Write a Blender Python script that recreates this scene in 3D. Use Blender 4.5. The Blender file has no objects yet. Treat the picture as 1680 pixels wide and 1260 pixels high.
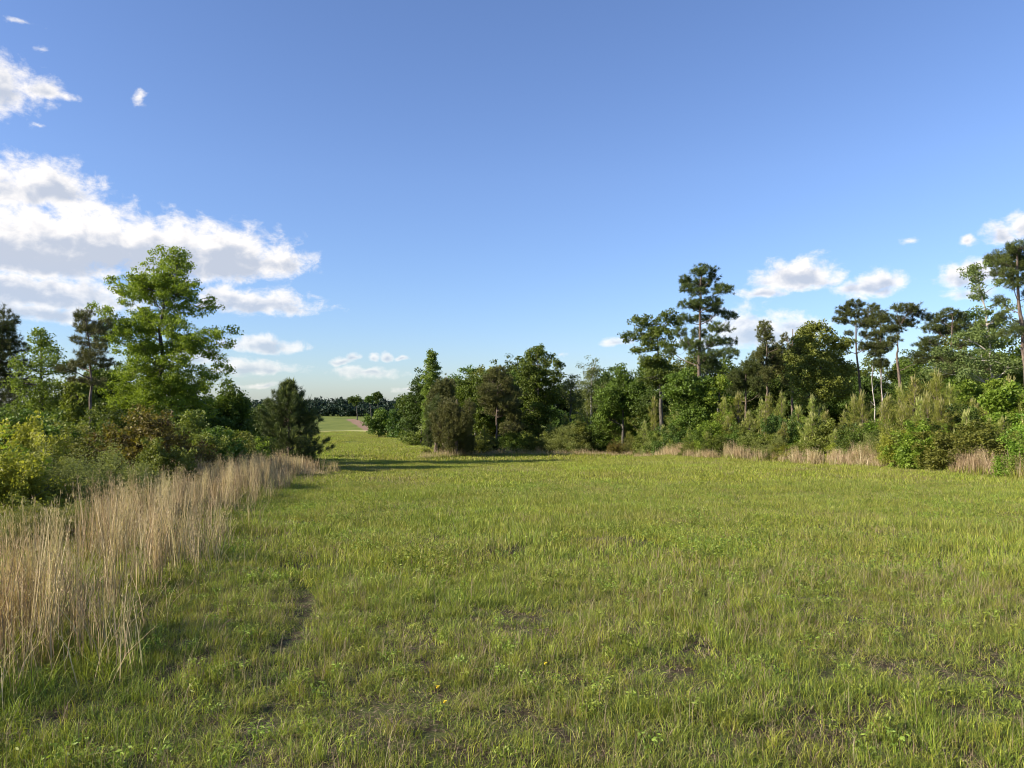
import bpy, math, random
import numpy as np
from mathutils import Vector

# ------------------------------------------------------------------ camera, light, exposure
S = bpy.context.scene
COL = S.collection
F = 1270.0                      # focal length in photo pixels (photo 1680 x 1260)
CAM_H = 1.65
PITCH = math.atan((657 - 630) / F)
cam = bpy.data.cameras.new("camera"); cam.sensor_width = 36; cam.lens = 36 * F / 1680
cam.clip_start = 0.1; cam.clip_end = 6000
camo = bpy.data.objects.new("camera", cam); COL.objects.link(camo)
camo.location = (0, 0, CAM_H); camo.rotation_euler = (math.pi / 2 + PITCH, 0, 0)
S.camera = camo
S.cycles.filter_width = 1.0
S.view_settings.view_transform = 'Standard'; S.view_settings.look = 'None'
S.view_settings.exposure = 0.92; S.view_settings.gamma = 1.0

SUN_EL = math.radians(26); SUN_AZ = math.radians(-108)      # azimuth from +Y, clockwise
sd = Vector((math.sin(SUN_AZ) * math.cos(SUN_EL), math.cos(SUN_AZ) * math.cos(SUN_EL), math.sin(SUN_EL)))
sl = bpy.data.lights.new("sun", 'SUN'); sl.energy = 5.0; sl.angle = math.radians(0.5); sl.color = (1.0, 0.90, 0.74)
slo = bpy.data.objects.new("sun", sl); COL.objects.link(slo)
slo.rotation_euler = sd.to_track_quat('Z', 'Y').to_euler()

def azel(px, py):
    x = (px - 840) / F; z = (630 - py) / F; c, s = math.cos(PITCH), math.sin(PITCH)
    v = Vector((x, c - z * s, s + z * c)).normalized()
    return math.degrees(math.atan2(v.x, v.y)), math.degrees(math.asin(v.z))

W = bpy.data.worlds.new("World"); S.world = W; W.use_nodes = True; W.cycles.sampling_method = 'MANUAL'; W.cycles.sample_map_resolution = 512
nt = W.node_tree; N = nt.nodes; L = nt.links
N.clear()
def nd(tree, t, **kw):
    n = tree.nodes.new(t)
    for k, v in kw.items(): setattr(n, k, v)
    return n
def mth(tree, op, a, b=None, c=None, clamp=False):
    n = tree.nodes.new('ShaderNodeMath'); n.operation = op; n.use_clamp = clamp
    for i, q in enumerate((a, b, c)):
        if q is None: continue
        if isinstance(q, (int, float)): n.inputs[i].default_value = q
        else: tree.links.new(q, n.inputs[i])
    return n.outputs[0]

# clouds: centre x, y, half width, half height up, half height down, weight (photo pixels -> angles of the sky)
CLOUDS = [
 (30, 415, 190, 85, 42, 1.15), (150, 405, 130, 66, 45, 1.15), (260, 412, 140, 52, 44, 1.15), (370, 425, 110, 50, 34, 1.15), (450, 432, 70, 34, 24, .9),
 (-20, 310, 110, 66, 26, 1.0), (80, 315, 95, 48, 28, 1.05), (-120, 380, 160, 150, 100, 1.0),
 (20, 478, 250, 32, 30, 1.05), (80, 512, 170, 20, 22, .85), (-60, 500, 200, 30, 34, .8),
 (430, 503, 100, 30, 17, .95), (370, 488, 60, 26, 25, .8),
 (-10, 150, 75, 70, 38, .9), (75, 148, 60, 24, 14, .8), (230, 158, 30, 34, 30, .30), (40, 38, 60, 16, 14, .24), (70, 80, 34, 16, 14, .2), (60, 205, 30, 14, 12, .2),
 (430, 570, 66, 22, 9, .9), (420, 606, 90, 22, 12, .85), (330, 590, 70, 24, 16, .7),
 (558, 596, 24, 12, 7, .9), (576, 590, 13, 12, 7, .85), (612, 588, 13, 13, 8, .9), (636, 588, 14, 13, 8, .9), (660, 592, 12, 9, 6, .8), (600, 610, 80, 9, 14, .7), (670, 636, 40, 7, 7, .6), (430, 632, 70, 8, 8, .55),
 (1310, 462, 84, 40, 15, 1.0), (1250, 482, 52, 16, 9, .8), (1420, 474, 62, 26, 13, .9), (1450, 464, 40, 26, 12, .85),
 (1240, 545, 100, 40, 24, .95), (1310, 535, 56, 26, 20, .8), (1150, 560, 60, 18, 16, .6),
 (1640, 388, 38, 30, 14, .85), (1586, 396, 22, 14, 10, .7), (1492, 394, 30, 14, 12, .4), (1700, 370, 60, 36, 26, .85),
 (1590, 455, 66, 36, 18, .9), (1600, 480, 70, 20, 16, .7), (1015, 562, 34, 14, 8, .7), (925, 582, 18, 6, 6, .4), (700, 598, 30, 10, 8, .45)]

def cloud_group():
    g = bpy.data.node_groups.new("cloud_field", 'ShaderNodeTree')
    g.interface.new_socket("az", in_out='INPUT', socket_type='NodeSocketFloat')
    g.interface.new_socket("el", in_out='INPUT', socket_type='NodeSocketFloat')
    g.interface.new_socket("field", in_out='OUTPUT', socket_type='NodeSocketFloat')
    g.interface.new_socket("shade", in_out='OUTPUT', socket_type='NodeSocketFloat')
    g.interface.new_socket("height", in_out='OUTPUT', socket_type='NodeSocketFloat')
    gi = g.nodes.new('NodeGroupInput'); go = g.nodes.new('NodeGroupOutput')
    az, el = gi.outputs[0], gi.outputs[1]
    cb = g.nodes.new('ShaderNodeCombineXYZ'); g.links.new(az, cb.inputs[0]); g.links.new(mth(g, 'MULTIPLY', el, 1.35), cb.inputs[1])
    def noise(sc, det, ro, off, off2=None):
        va = g.nodes.new('ShaderNodeVectorMath'); va.operation = 'ADD'; g.links.new(cb.outputs[0], va.inputs[0]); va.inputs[1].default_value = off2 or (off, off * .7, off * 1.3)
        n = g.nodes.new('ShaderNodeTexNoise'); n.inputs['Scale'].default_value = sc; n.inputs['Detail'].default_value = det; n.inputs['Roughness'].default_value = ro
        n.inputs['Distortion'].default_value = .25
        g.links.new(va.outputs[0], n.inputs['Vector']); return n.outputs['Fac']
    w1 = noise(.35, 2, .5, 3.1); w2 = noise(.35, 2, .5, 17.7)
    az2 = mth(g, 'ADD', az, mth(g, 'MULTIPLY', mth(g, 'SUBTRACT', w1, .5), 2.2))
    el2 = mth(g, 'ADD', el, mth(g, 'MULTIPLY', mth(g, 'SUBTRACT', w2, .5), 1.3))
    best = None; hgt = None
    for (px, py, rx, ru, rd, wt) in CLOUDS:
        a, e = azel(px, py); a2, _ = azel(px + rx, py); _, eu = azel(px, py - ru); _, ed = azel(px, py + rd)
        dx = mth(g, 'DIVIDE', mth(g, 'SUBTRACT', az2, a), abs(a2 - a))
        dy = mth(g, 'SUBTRACT', el2, e)
        dyn = mth(g, 'MAXIMUM', mth(g, 'DIVIDE', dy, eu - e), mth(g, 'DIVIDE', dy, -(e - ed)))
        r = mth(g, 'ADD', mth(g, 'MULTIPLY', dx, dx), mth(g, 'MULTIPLY', dyn, dyn))
        m = mth(g, 'SUBTRACT', wt, mth(g, 'SQRT', r))
        m = mth(g, 'MAXIMUM', m, -1.0)
        h = mth(g, 'MULTIPLY', mth(g, 'DIVIDE', dy, eu - e), mth(g, 'MAXIMUM', mth(g, 'ADD', m, .1), 0.0))
        best = m if best is None else mth(g, 'SMOOTH_MAX', best, m, .12)
        hgt = h if hgt is None else mth(g, 'ADD', hgt, h)
    f1 = noise(.7, 9, .64, 0.0)
    f1s = noise(.7, 4, .55, 0.0, (-.5, 1.1, 0))
    fld = mth(g, 'ADD', best, mth(g, 'MULTIPLY', mth(g, 'SUBTRACT', f1, .5), 1.9))
    shd = mth(g, 'ADD', best, mth(g, 'MULTIPLY', mth(g, 'SUBTRACT', f1s, .5), 1.9))
    g.links.new(fld, go.inputs[0]); g.links.new(shd, go.inputs[1]); g.links.new(hgt, go.inputs[2])
    return g

sky = nd(nt, 'ShaderNodeTexSky', sky_type='NISHITA', sun_disc=False)
sky.sun_elevation = SUN_EL; sky.sun_rotation = SUN_AZ
sky.altitude = 100; sky.air_density = 1.0; sky.dust_density = 0.35; sky.ozone_density = 2.2
tc = nd(nt, 'ShaderNodeTexCoord'); sx = nd(nt, 'ShaderNodeSeparateXYZ'); L.new(tc.outputs['Generated'], sx.inputs[0])
az = mth(nt, 'MULTIPLY', mth(nt, 'ARCTAN2', sx.outputs[0], sx.outputs[1]), 57.29578)
el = mth(nt, 'MULTIPLY', mth(nt, 'ARCSINE', sx.outputs[2]), 57.29578)
CG = cloud_group()
def cf(daz, de):
    n = nt.nodes.new('ShaderNodeGroup'); n.node_tree = CG
    L.new(mth(nt, 'ADD', az, daz), n.inputs[0]); L.new(mth(nt, 'ADD', el, de), n.inputs[1]); return n
c0 = cf(0, 0)
mr = nd(nt, 'ShaderNodeMapRange', interpolation_type='SMOOTHSTEP'); L.new(c0.outputs[0], mr.inputs[0])
mr.inputs[1].default_value = -.24; mr.inputs[2].default_value = .52
alpha = mth(nt, 'MULTIPLY', mr.outputs[0], .95)
# light on the cloud: thick cloud towards the sun shades it, its open upper rim is bright
occ = nd(nt, 'ShaderNodeMapRange', interpolation_type='SMOOTHSTEP'); L.new(mth(nt, 'ADD', c0.outputs[1], mth(nt, 'MULTIPLY', c0.outputs[2], -.9)), occ.inputs[0])
occ.inputs[1].default_value = -.05; occ.inputs[2].default_value = .95
cm = nd(nt, 'ShaderNodeMix', data_type='RGBA'); L.new(occ.outputs[0], cm.inputs[0])
cm.inputs[6].default_value = (6.7, 6.4, 6.1, 1); cm.inputs[7].default_value = (3.4, 3.7, 4.35, 1)
hz = nd(nt, 'ShaderNodeMapRange'); L.new(el, hz.inputs[0]); hz.inputs[1].default_value = 0; hz.inputs[2].default_value = 9; hz.inputs[3].default_value = .55; hz.inputs[4].default_value = 1
alpha = mth(nt, 'MULTIPLY', alpha, hz.outputs[0])
tint = nd(nt, 'ShaderNodeMix', data_type='RGBA', blend_type='MULTIPLY'); tint.inputs[0].default_value = 1
L.new(sky.outputs[0], tint.inputs[6]); ht = nd(nt, 'ShaderNodeMix', data_type='RGBA'); hm = nd(nt, 'ShaderNodeMapRange'); L.new(el, hm.inputs[0]); hm.inputs[1].default_value = 0; hm.inputs[2].default_value = 16
L.new(hm.outputs[0], ht.inputs[0]); ht.inputs[6].default_value = (.66, .78, 1.04, 1); ht.inputs[7].default_value = (.86, .92, 1.17, 1); L.new(ht.outputs[2], tint.inputs[7])
SKYTINT = tint
mx = nd(nt, 'ShaderNodeMix', data_type='RGBA'); L.new(alpha, mx.inputs[0]); L.new(tint.outputs[2], mx.inputs[6]); L.new(cm.outputs[2], mx.inputs[7])
bg = nd(nt, 'ShaderNodeBackground'); bg.inputs[1].default_value = 0.091; L.new(mx.outputs[2], bg.inputs[0])
wo = nd(nt, 'ShaderNodeOutputWorld'); L.new(bg.outputs[0], wo.inputs[0])

# ------------------------------------------------------------------ helpers
R = np.random.default_rng(11)
def ray(px, py):
    x = (px - 840) / F; z = (630 - py) / F; c, s = math.cos(PITCH), math.sin(PITCH)
    y = c - z * s
    return np.array([x / y, 1.0, (s + z * c) / y])
def P(px, py, d): return np.array([0, 0, CAM_H]) + ray(px, py) * d

_h = np.random.default_rng(5).random((256, 256))
def vnoise(x, y):
    x = np.asarray(x, float); y = np.asarray(y, float)
    xi = np.floor(x).astype(int); yi = np.floor(y).astype(int); fx = x - xi; fy = y - yi
    fx = fx * fx * (3 - 2 * fx); fy = fy * fy * (3 - 2 * fy)
    g = lambda i, j: _h[i % 256, j % 256]
    return (g(xi, yi) * (1 - fx) + g(xi + 1, yi) * fx) * (1 - fy) + (g(xi, yi + 1) * (1 - fx) + g(xi + 1, yi + 1) * fx) * fy
def sstep(t): t = np.clip(t, 0, 1); return t * t * (3 - 2 * t)
def fbm(x, y, o=4):
    s = 0; a = .5
    for i in range(o): s = s + a * vnoise(x * 2 ** i + 13.7 * i, y * 2 ** i + 7.3 * i); a *= .5
    return s / (1 - .5 ** o)

_gd = [-50, 0, 45, 60, 70, 100, 140, 172, 186, 215, 300, 400, 600, 3000]
_gr = [0.2, 0, -2.03, -2.5, -2.8, -3.2, -3.75, -4.55, -4.9, -6.6, -5.9, -6.4, -7.5, -9.0]
def track(x, y):               # worn wheel track along the left of the field
    cx = np.interp(y, [4, 5.5, 7.5, 11, 17, 26, 34], [-1.35, -1.75, -2.1, -2.75, -4.0, -6.1, -7.9]) + .12 * np.sin(y * 1.1)
    return np.exp(-((x - cx) / .13) ** 2) * sstep((y - 4.5) / 2.5) * (y < 34) * (.55 + .45 * sstep((vnoise(x * 1.7, y * 1.1) - .3) * 3))
def gz(x, y):
    x = np.asarray(x, float); y = np.asarray(y, float)
    w = np.clip(np.abs(y) * .06, 1.0, 14)
    b = sum(np.interp(y + k * w, _gd, _gr) for k in (-1, -.5, 0, .5, 1)) / 5
    t = y - (40 + 1.25 * np.clip(x, -9, 14))
    b = b - .62 * sstep(t / 9.0) * 1.0
    b = b + (fbm(x * .8, y * .8) - .5) * .14 * np.exp(-np.abs(y) / 60) + (vnoise(x * .11, y * .11) - .5) * .25 * sstep((y - 6) / 20)
    return b - .05 * track(x, y)
def G(px, d):                    # point on the ground seen in column px at distance d
    x = ray(px, 657)[0] * d
    return np.array([x, d, float(gz(x, d))])
def Gpx(px, py):
    r = ray(px, py); ds = np.arange(2, 260, .25); z = CAM_H + r[2] * ds; g = gz(r[0] * ds, ds)
    k = np.argmax(z < g); d = ds[k]; return np.array([r[0] * d, d, float(g[k])])

def mesh(name, V, Fc, v=None, mats=(), mi=None, smooth=False):
    """Fc: (n,3) or (n,4) array or list of such arrays"""
    V = np.asarray(V, np.float32)
    if not isinstance(Fc, list): Fc = [Fc]
    m = bpy.data.meshes.new(name)
    m.vertices.add(len(V)); m.vertices.foreach_set('co', V.ravel())
    li = np.concatenate([f.ravel() for f in Fc]).astype(np.int32)
    tot = np.concatenate([np.full(len(f), f.shape[1], np.int32) for f in Fc])
    st = np.concatenate([[0], np.cumsum(tot)[:-1]]).astype(np.int32)
    m.loops.add(len(li)); m.loops.foreach_set('vertex_index', li)
    m.polygons.add(len(tot)); m.polygons.foreach_set('loop_start', st); m.polygons.foreach_set('loop_total', tot)
    if v is not None:
        a = m.attributes.new('v', 'FLOAT', 'POINT'); a.data.foreach_set('value', np.asarray(v, np.float32))
    for q in mats: m.materials.append(q)
    if mi is not None: m.polygons.foreach_set('material_index', np.asarray(mi, np.int32))
    if smooth: m.polygons.foreach_set('use_smooth', np.ones(len(tot), bool))
    m.update(calc_edges=True)
    return m
def link(name, me, parent=None):
    o = bpy.data.objects.new(name, me); COL.objects.link(o)
    if parent: o.parent = parent
    return o
def tag(o, label=None, cat=None, group=None, kind=None):
    if label: o['label'] = label
    if cat: o['category'] = cat
    if group: o['group'] = group
    if kind: o['kind'] = kind
    return o
def thing(name, loc, label, cat, group=None, rz=0):
    o = bpy.data.objects.new(name, None); COL.objects.link(o); o.location = tuple(loc); o.rotation_euler = (0, 0, rz); o.empty_display_size = .3
    return tag(o, label, cat, group)

# geometry generators ------------------------------------------------
def unit(a): return a / (np.linalg.norm(a, axis=-1, keepdims=True) + 1e-9)
def leaves(C, n, spread, size, v0=None, up=.5, rng=R, aspect=.6, droop=0.):
    """n rhombic leaves round each clump centre C"""
    m = len(C); N_ = m * n
    off = unit(rng.normal(size=(N_, 3))) * (rng.random((N_, 1)) ** .5) * np.asarray(spread)
    c = np.repeat(C, n, 0) + off
    nrm = unit(rng.normal(size=(N_, 3)) + np.array([0, 0, up]))
    t = unit(np.cross(nrm, rng.normal(size=(N_, 3)))); b = np.cross(nrm, t)
    s = size * rng.uniform(.55, 1.35, (N_, 1))
    V = np.stack([c - t * s, c + b * s * aspect + nrm * s * .15, c + t * s + np.array([0, 0, -droop]) * s, c - b * s * aspect + nrm * s * .15], 1).reshape(-1, 3)
    f = np.arange(N_ * 4).reshape(-1, 4)
    if v0 is None: v0 = rng.random(m)
    v = np.clip(np.repeat(v0, n) * .6 + rng.random(N_) * .4, 0, 1)
    return V, f, np.repeat(v, 4)
def tufts(C, D, n, ln, w, spread=1.0, v0=None, rng=R):
    """pine tufts: n needles fanning from each C about axis D"""
    m = len(C); N_ = m * n
    c = np.repeat(C, n, 0) + rng.normal(size=(N_, 3)) * ln * .22
    d = unit(np.repeat(D, n, 0) + rng.normal(size=(N_, 3)) * spread * .6)
    s = unit(np.cross(d, rng.normal(size=(N_, 3)))) * w * .5
    l = ln * rng.uniform(.6, 1.2, (N_, 1))
    V = np.stack([c - s, c + s, c + d * l], 1).reshape(-1, 3)
    f = np.arange(N_ * 3).reshape(-1, 3)
    if v0 is None: v0 = rng.random(m)
    v = np.clip(np.repeat(v0, n) * .6 + rng.random(N_) * .4, 0, 1)
    return V, f, np.repeat(v, 3)
def tubes(paths, k=6):
    """paths: list of (pts (m,3), radii (m,))"""
    Vs, Fs, o = [], [], 0
    ang = np.linspace(0, 2 * np.pi, k, endpoint=False)
    for pts, rad in paths:
        pts = np.asarray(pts, float); rad = np.asarray(rad, float); m = len(pts)
        d = unit(np.gradient(pts, axis=0)); ref = np.array([0, 1, .03]) if abs(d[0][1]) < .8 else np.array([1., 0, 0])
        a = unit(np.cross(d, ref)); b = np.cross(d, a)
        ring = pts[:, None] + (a[:, None] * np.cos(ang)[None, :, None] + b[:, None] * np.sin(ang)[None, :, None]) * rad[:, None, None]
        Vs.append(ring.reshape(-1, 3))
        i = np.arange(m - 1)[:, None] * k; j = np.arange(k)[None]; j2 = (j + 1) % k
        Fs.append((np.stack([i + j, i + j2, i + k + j2, i + k + j], -1).reshape(-1, 4)) + o); o += m * k
    return np.concatenate(Vs), np.concatenate(Fs)
def curve(a, b, bend=.15, n=6, up=0., rng=R):
    a = np.asarray(a, float); b = np.asarray(b, float); t = np.linspace(0, 1, n)[:, None]
    L_ = np.linalg.norm(b - a); o = rng.normal(size=3) * bend * L_ * .5 + np.array([0, 0, -up * L_])
    return a + (b - a) * t + o * (t * (1 - t)) * 2 + rng.normal(size=(n, 3)) * L_ * .012 * (t * (1 - t) * 4)
def cat_geo(parts):
    V, Fq, v, o = [], [], [], 0
    for a, f, c in parts: V.append(a); Fq.append(f + o); v.append(c); o += len(a)
    return np.concatenate(V), np.concatenate(Fq), np.concatenate(v)

# ------------------------------------------------------------------ materials
def leaf_mat(name, c1, c2, c3=None, tr=.35, rough=.55, spec=.25, locvar=0., loccol=(.3, .3, .1), hue=.0):
    m = bpy.data.materials.new(name); m.use_nodes = True; t = m.node_tree; n = t.nodes; n.clear()
    at = nd(t, 'ShaderNodeAttribute', attribute_name='v')
    rp = nd(t, 'ShaderNodeValToRGB'); t.links.new(at.outputs['Fac'], rp.inputs[0])
    rp.color_ramp.elements[0].color = (*c1, 1); rp.color_ramp.elements[1].color = (*c2, 1)
    if c3: e = rp.color_ramp.elements.new(.93); e.color = (*c2, 1); rp.color_ramp.elements[2].color = (*c3, 1)
    out = rp.outputs[0]
    oi = nd(t, 'ShaderNodeObjectInfo')
    hs = nd(t, 'ShaderNodeHueSaturation'); t.links.new(out, hs.inputs['Color'])
    t.links.new(mth(t, 'MULTIPLY_ADD', oi.outputs['Random'], .035 + hue, .4825 - hue / 2), hs.inputs['Hue'])
    t.links.new(mth(t, 'MULTIPLY_ADD', oi.outputs['Random'], .3, .85), hs.inputs['Value']); out = hs.outputs[0]
    if locvar:
        no = nd(t, 'ShaderNodeTexNoise'); no.inputs['Scale'].default_value = .35; no.inputs['Detail'].default_value = 5; no.inputs['Roughness'].default_value = .62
        t.links.new(oi.outputs['Location'], no.inputs['Vector'])
        mrn = nd(t, 'ShaderNodeMapRange'); t.links.new(no.outputs['Fac'], mrn.inputs[0]); mrn.inputs[1].default_value = .42; mrn.inputs[2].default_value = .68; mrn.inputs[4].default_value = locvar
        mi_ = nd(t, 'ShaderNodeMix', data_type='RGBA'); t.links.new(mrn.outputs[0], mi_.inputs[0]); t.links.new(out, mi_.inputs[6]); mi_.inputs[7].default_value = (*loccol, 1); out = mi_.outputs[2]
    b = nd(t, 'ShaderNodeBsdfPrincipled'); t.links.new(out, b.inputs['Base Color']); b.inputs['Roughness'].default_value = rough; b.inputs['Specular IOR Level'].default_value = spec
    tl = nd(t, 'ShaderNodeBsdfTranslucent')
    tcv = nd(t, 'ShaderNodeMix', data_type='RGBA', blend_type='MULTIPLY'); tcv.inputs[0].default_value = 1; t.links.new(out, tcv.inputs[6]); tcv.inputs[7].default_value = (1.25, 1.3, .6, 1)
    t.links.new(tcv.outputs[2], tl.inputs[0])
    ms = nd(t, 'ShaderNodeMixShader'); ms.inputs[0].default_value = tr; t.links.new(b.outputs[0], ms.inputs[1]); t.links.new(tl.outputs[0], ms.inputs[2])
    o = nd(t, 'ShaderNodeOutputMaterial'); t.links.new(ms.outputs[0], o.inputs[0])
    return m
def bark_mat(name, c1, c2, sc=14):
    m = bpy.data.materials.new(name); m.use_nodes = True; t = m.node_tree; b = t.nodes['Principled BSDF']
    tcn = nd(t, 'ShaderNodeTexCoord'); mp = nd(t, 'ShaderNodeMapping'); mp.inputs['Scale'].default_value = (1, 1, .3); t.links.new(tcn.outputs['Object'], mp.inputs[0])
    no = nd(t, 'ShaderNodeTexNoise'); no.inputs['Scale'].default_value = sc; no.inputs['Detail'].default_value = 6; t.links.new(mp.outputs[0], no.inputs['Vector'])
    rp = nd(t, 'ShaderNodeValToRGB'); rp.color_ramp.elements[0].color = (*c1, 1); rp.color_ramp.elements[1].color = (*c2, 1); rp.color_ramp.elements[0].position = .35; rp.color_ramp.elements[1].position = .65
    t.links.new(no.outputs['Fac'], rp.inputs[0]); t.links.new(rp.outputs[0], b.inputs['Base Color']); b.inputs['Roughness'].default_value = .9
    bu = nd(t, 'ShaderNodeBump'); bu.inputs['Strength'].default_value = .6; bu.inputs['Distance'].default_value = .02; t.links.new(no.outputs['Fac'], bu.inputs['Height']); t.links.new(bu.outputs[0], b.inputs['Normal'])
    return m
M = dict(
 oak=leaf_mat('oak_leaf', (.105, .145, .017), (.26, .31, .036), (.38, .41, .07), tr=.42),
 light=leaf_mat('pale_leaf', (.09, .135, .024), (.215, .275, .05), (.33, .38, .10), tr=.4),
 mid=leaf_mat('green_leaf', (.05, .078, .012), (.135, .185, .025), (.22, .27, .045), tr=.3),
 far=leaf_mat('far_leaf', (.010, .024, .014), (.028, .05, .026), (.045, .075, .03), tr=.1),
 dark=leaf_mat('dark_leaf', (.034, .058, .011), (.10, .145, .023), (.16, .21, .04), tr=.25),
 wispy=leaf_mat('grey_green_leaf', (.09, .12, .035), (.20, .24, .075), (.30, .34, .14), tr=.35),
 olive=leaf_mat('olive_leaf', (.085, .105, .018), (.20, .215, .038), (.30, .30, .07), tr=.3),
 yellow=leaf_mat('yellow_green_leaf', (.17, .19, .025), (.36, .355, .055), (.52, .48, .09), tr=.42),
 bright=leaf_mat('bright_leaf', (.11, .19, .02), (.25, .35, .045), (.36, .45, .09), tr=.42),
 red=leaf_mat('reddish_leaf', (.075, .045, .02), (.20, .175, .03), (.32, .28, .05), tr=.35),
 fine=leaf_mat('fine_olive_leaf', (.13, .15, .04), (.28, .29, .085), (.4, .4, .14), tr=.35),
 pine=leaf_mat('pine_needle', (.04, .056, .014), (.115, .14, .034), (.19, .20, .055), tr=.12, rough=.5),
 pine_brown=leaf_mat('pine_needle_brownish', (.065, .072, .02), (.155, .16, .045), (.24, .21, .08), tr=.12, rough=.5),
 pine_young=leaf_mat('young_pine_needle', (.15, .17, .03), (.31, .335, .065), (.42, .42, .11), tr=.32, rough=.5),
 candle=leaf_mat('pine_candle', (.27, .28, .085), (.42, .39, .15), (.52, .42, .22), tr=.1, rough=.7),
 grass=leaf_mat('meadow_blade', (.18, .215, .022), (.395, .435, .06), (.54, .48, .15), tr=.28, rough=.5, spec=.22, locvar=.55, loccol=(.27, .235, .07)),
 grass_dk=leaf_mat('dark_meadow_blade', (.085, .125, .018), (.215, .27, .038), (.36, .36, .085), tr=.2, rough=.5, spec=.22, locvar=.5, loccol=(.17, .19, .04)),
 straw=leaf_mat('straw', (.32, .23, .12), (.58, .45, .28), (.74, .62, .42), tr=.25, rough=.7),
 straw_grey=leaf_mat('dead_straw', (.13, .09, .055), (.33, .25, .16), (.52, .42, .29), tr=.2, rough=.8),
 weed=leaf_mat('weed_leaf', (.13, .18, .03), (.27, .33, .05), (.38, .40, .1), tr=.3),
 twig=leaf_mat('brown_twig', (.06, .04, .03), (.16, .11, .08), tr=.05),
)
M['bark'] = bark_mat('grey_bark', (.04, .034, .026), (.12, .105, .085))
M['pbark'] = bark_mat('pine_bark', (.055, .04, .03), (.19, .14, .105))
M['pale'] = bark_mat('pale_bark', (.25, .22, .18), (.5, .46, .4))

def ground_mat():
    m = bpy.data.materials.new('meadow_soil'); m.use_nodes = True; t = m.node_tree; b = t.nodes['Principled BSDF']
    tcn = nd(t, 'ShaderNodeTexCoord')
    def no(sc, det, ro=.6):
        n_ = nd(t, 'ShaderNodeTexNoise'); n_.inputs['Scale'].default_value = sc; n_.inputs['Detail'].default_value = det; n_.inputs['Roughness'].default_value = ro
        t.links.new(tcn.outputs['Object'], n_.inputs['Vector']); return n_.outputs['Fac']
    def mixc(f, a, c):
        k = nd(t, 'ShaderNodeMix', data_type='RGBA')
        t.links.new(f, k.inputs[0])
        for q, s_ in ((a, 6), (c, 7)):
            if isinstance(q, tuple): k.inputs[s_].default_value = (*q, 1)
            else: t.links.new(q, k.inputs[s_])
        return k.outputs[2]
    def rng_(f, a, c):
        k = nd(t, 'ShaderNodeMapRange', interpolation_type='SMOOTHSTEP'); t.links.new(f, k.inputs[0]); k.inputs[1].default_value = a; k.inputs[2].default_value = c; return k.outputs[0]
    near = mixc(rng_(no(7, 8, .7), .4, .62), (.05, .036, .022), (.085, .10, .028))
    near = mixc(rng_(no(40, 4, .7), .5, .7), near, (.26, .19, .125))
    far = mixc(rng_(no(.09, 6, .65), .35, .65), (.11, .145, .028), (.19, .21, .045))
    far = mixc(rng_(no(1.6, 6, .7), .45, .8), far, (.10, .13, .03))
    a = nd(t, 'ShaderNodeAttribute', attribute_name='v')     # 0 soil under grass .. 1 closed sward; >1 dry strip
    c = mixc(rng_(a.outputs['Fac'], 0, 1), near, far)
    c = mixc(rng_(a.outputs['Fac'], 1.2, 2), c, (.62, .54, .23))
    a2 = nd(t, 'ShaderNodeAttribute', attribute_name='bank')
    c = mixc(rng_(mth(t, 'ADD', a2.outputs['Fac'], mth(t, 'MULTIPLY', no(.4, 5), .5)), .55, .8), c, (.27, .175, .115))
    t.links.new(c, b.inputs['Base Color']); b.inputs['Roughness'].default_value = .95; b.inputs['Specular IOR Level'].default_value = .1
    bu = nd(t, 'ShaderNodeBump'); bu.inputs['Strength'].default_value = .8; bu.inputs['Distance'].default_value = .06
    t.links.new(no(9, 8, .7), bu.inputs['Height']); t.links.new(bu.outputs[0], b.inputs['Normal'])
    return m

# ------------------------------------------------------------------ ground
ys = np.concatenate([np.arange(-30, 1, 3), np.arange(1, 14, .12), np.arange(14, 40, .3), np.arange(40, 110, .7), np.arange(110, 340, 2.0), np.geomspace(340, 3200, 50)])
un = np.linspace(-1, 1, 261); un = np.sign(un) * np.abs(un) ** 1.25
YY, UU = np.meshgrid(ys, un, indexing='ij'); XX = UU * (18 + np.abs(YY) * 1.15)
ZZ = gz(XX, YY)
nr, nc = YY.shape; i = np.arange(nr - 1)[:, None] * nc + np.arange(nc - 1)[None]
gf = np.stack([i, i + 1, i + nc + 1, i + nc], -1).reshape(-1, 4)
va = sstep((YY - 20) / 50)
strip = np.exp(-((YY - 177) / 7) ** 2); va = np.where(YY > 100, 1 + strip * 1.0, va)
bx = ray(576, 686)[0] * 330; 
bank = np.exp(-((XX - (-44.4 - (YY - 240) * .263)) / 2.4) ** 2) * (YY > 200) * (YY < 345)
g = link('ground', mesh('ground', np.stack([XX, YY, ZZ], -1).reshape(-1, 3), gf, va.ravel(), (ground_mat(),), smooth=True)); tag(g, kind='structure')
ba = g.data.attributes.new('bank', 'FLOAT', 'POINT'); ba.data.foreach_set('value', bank.ravel().astype(np.float32))

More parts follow.
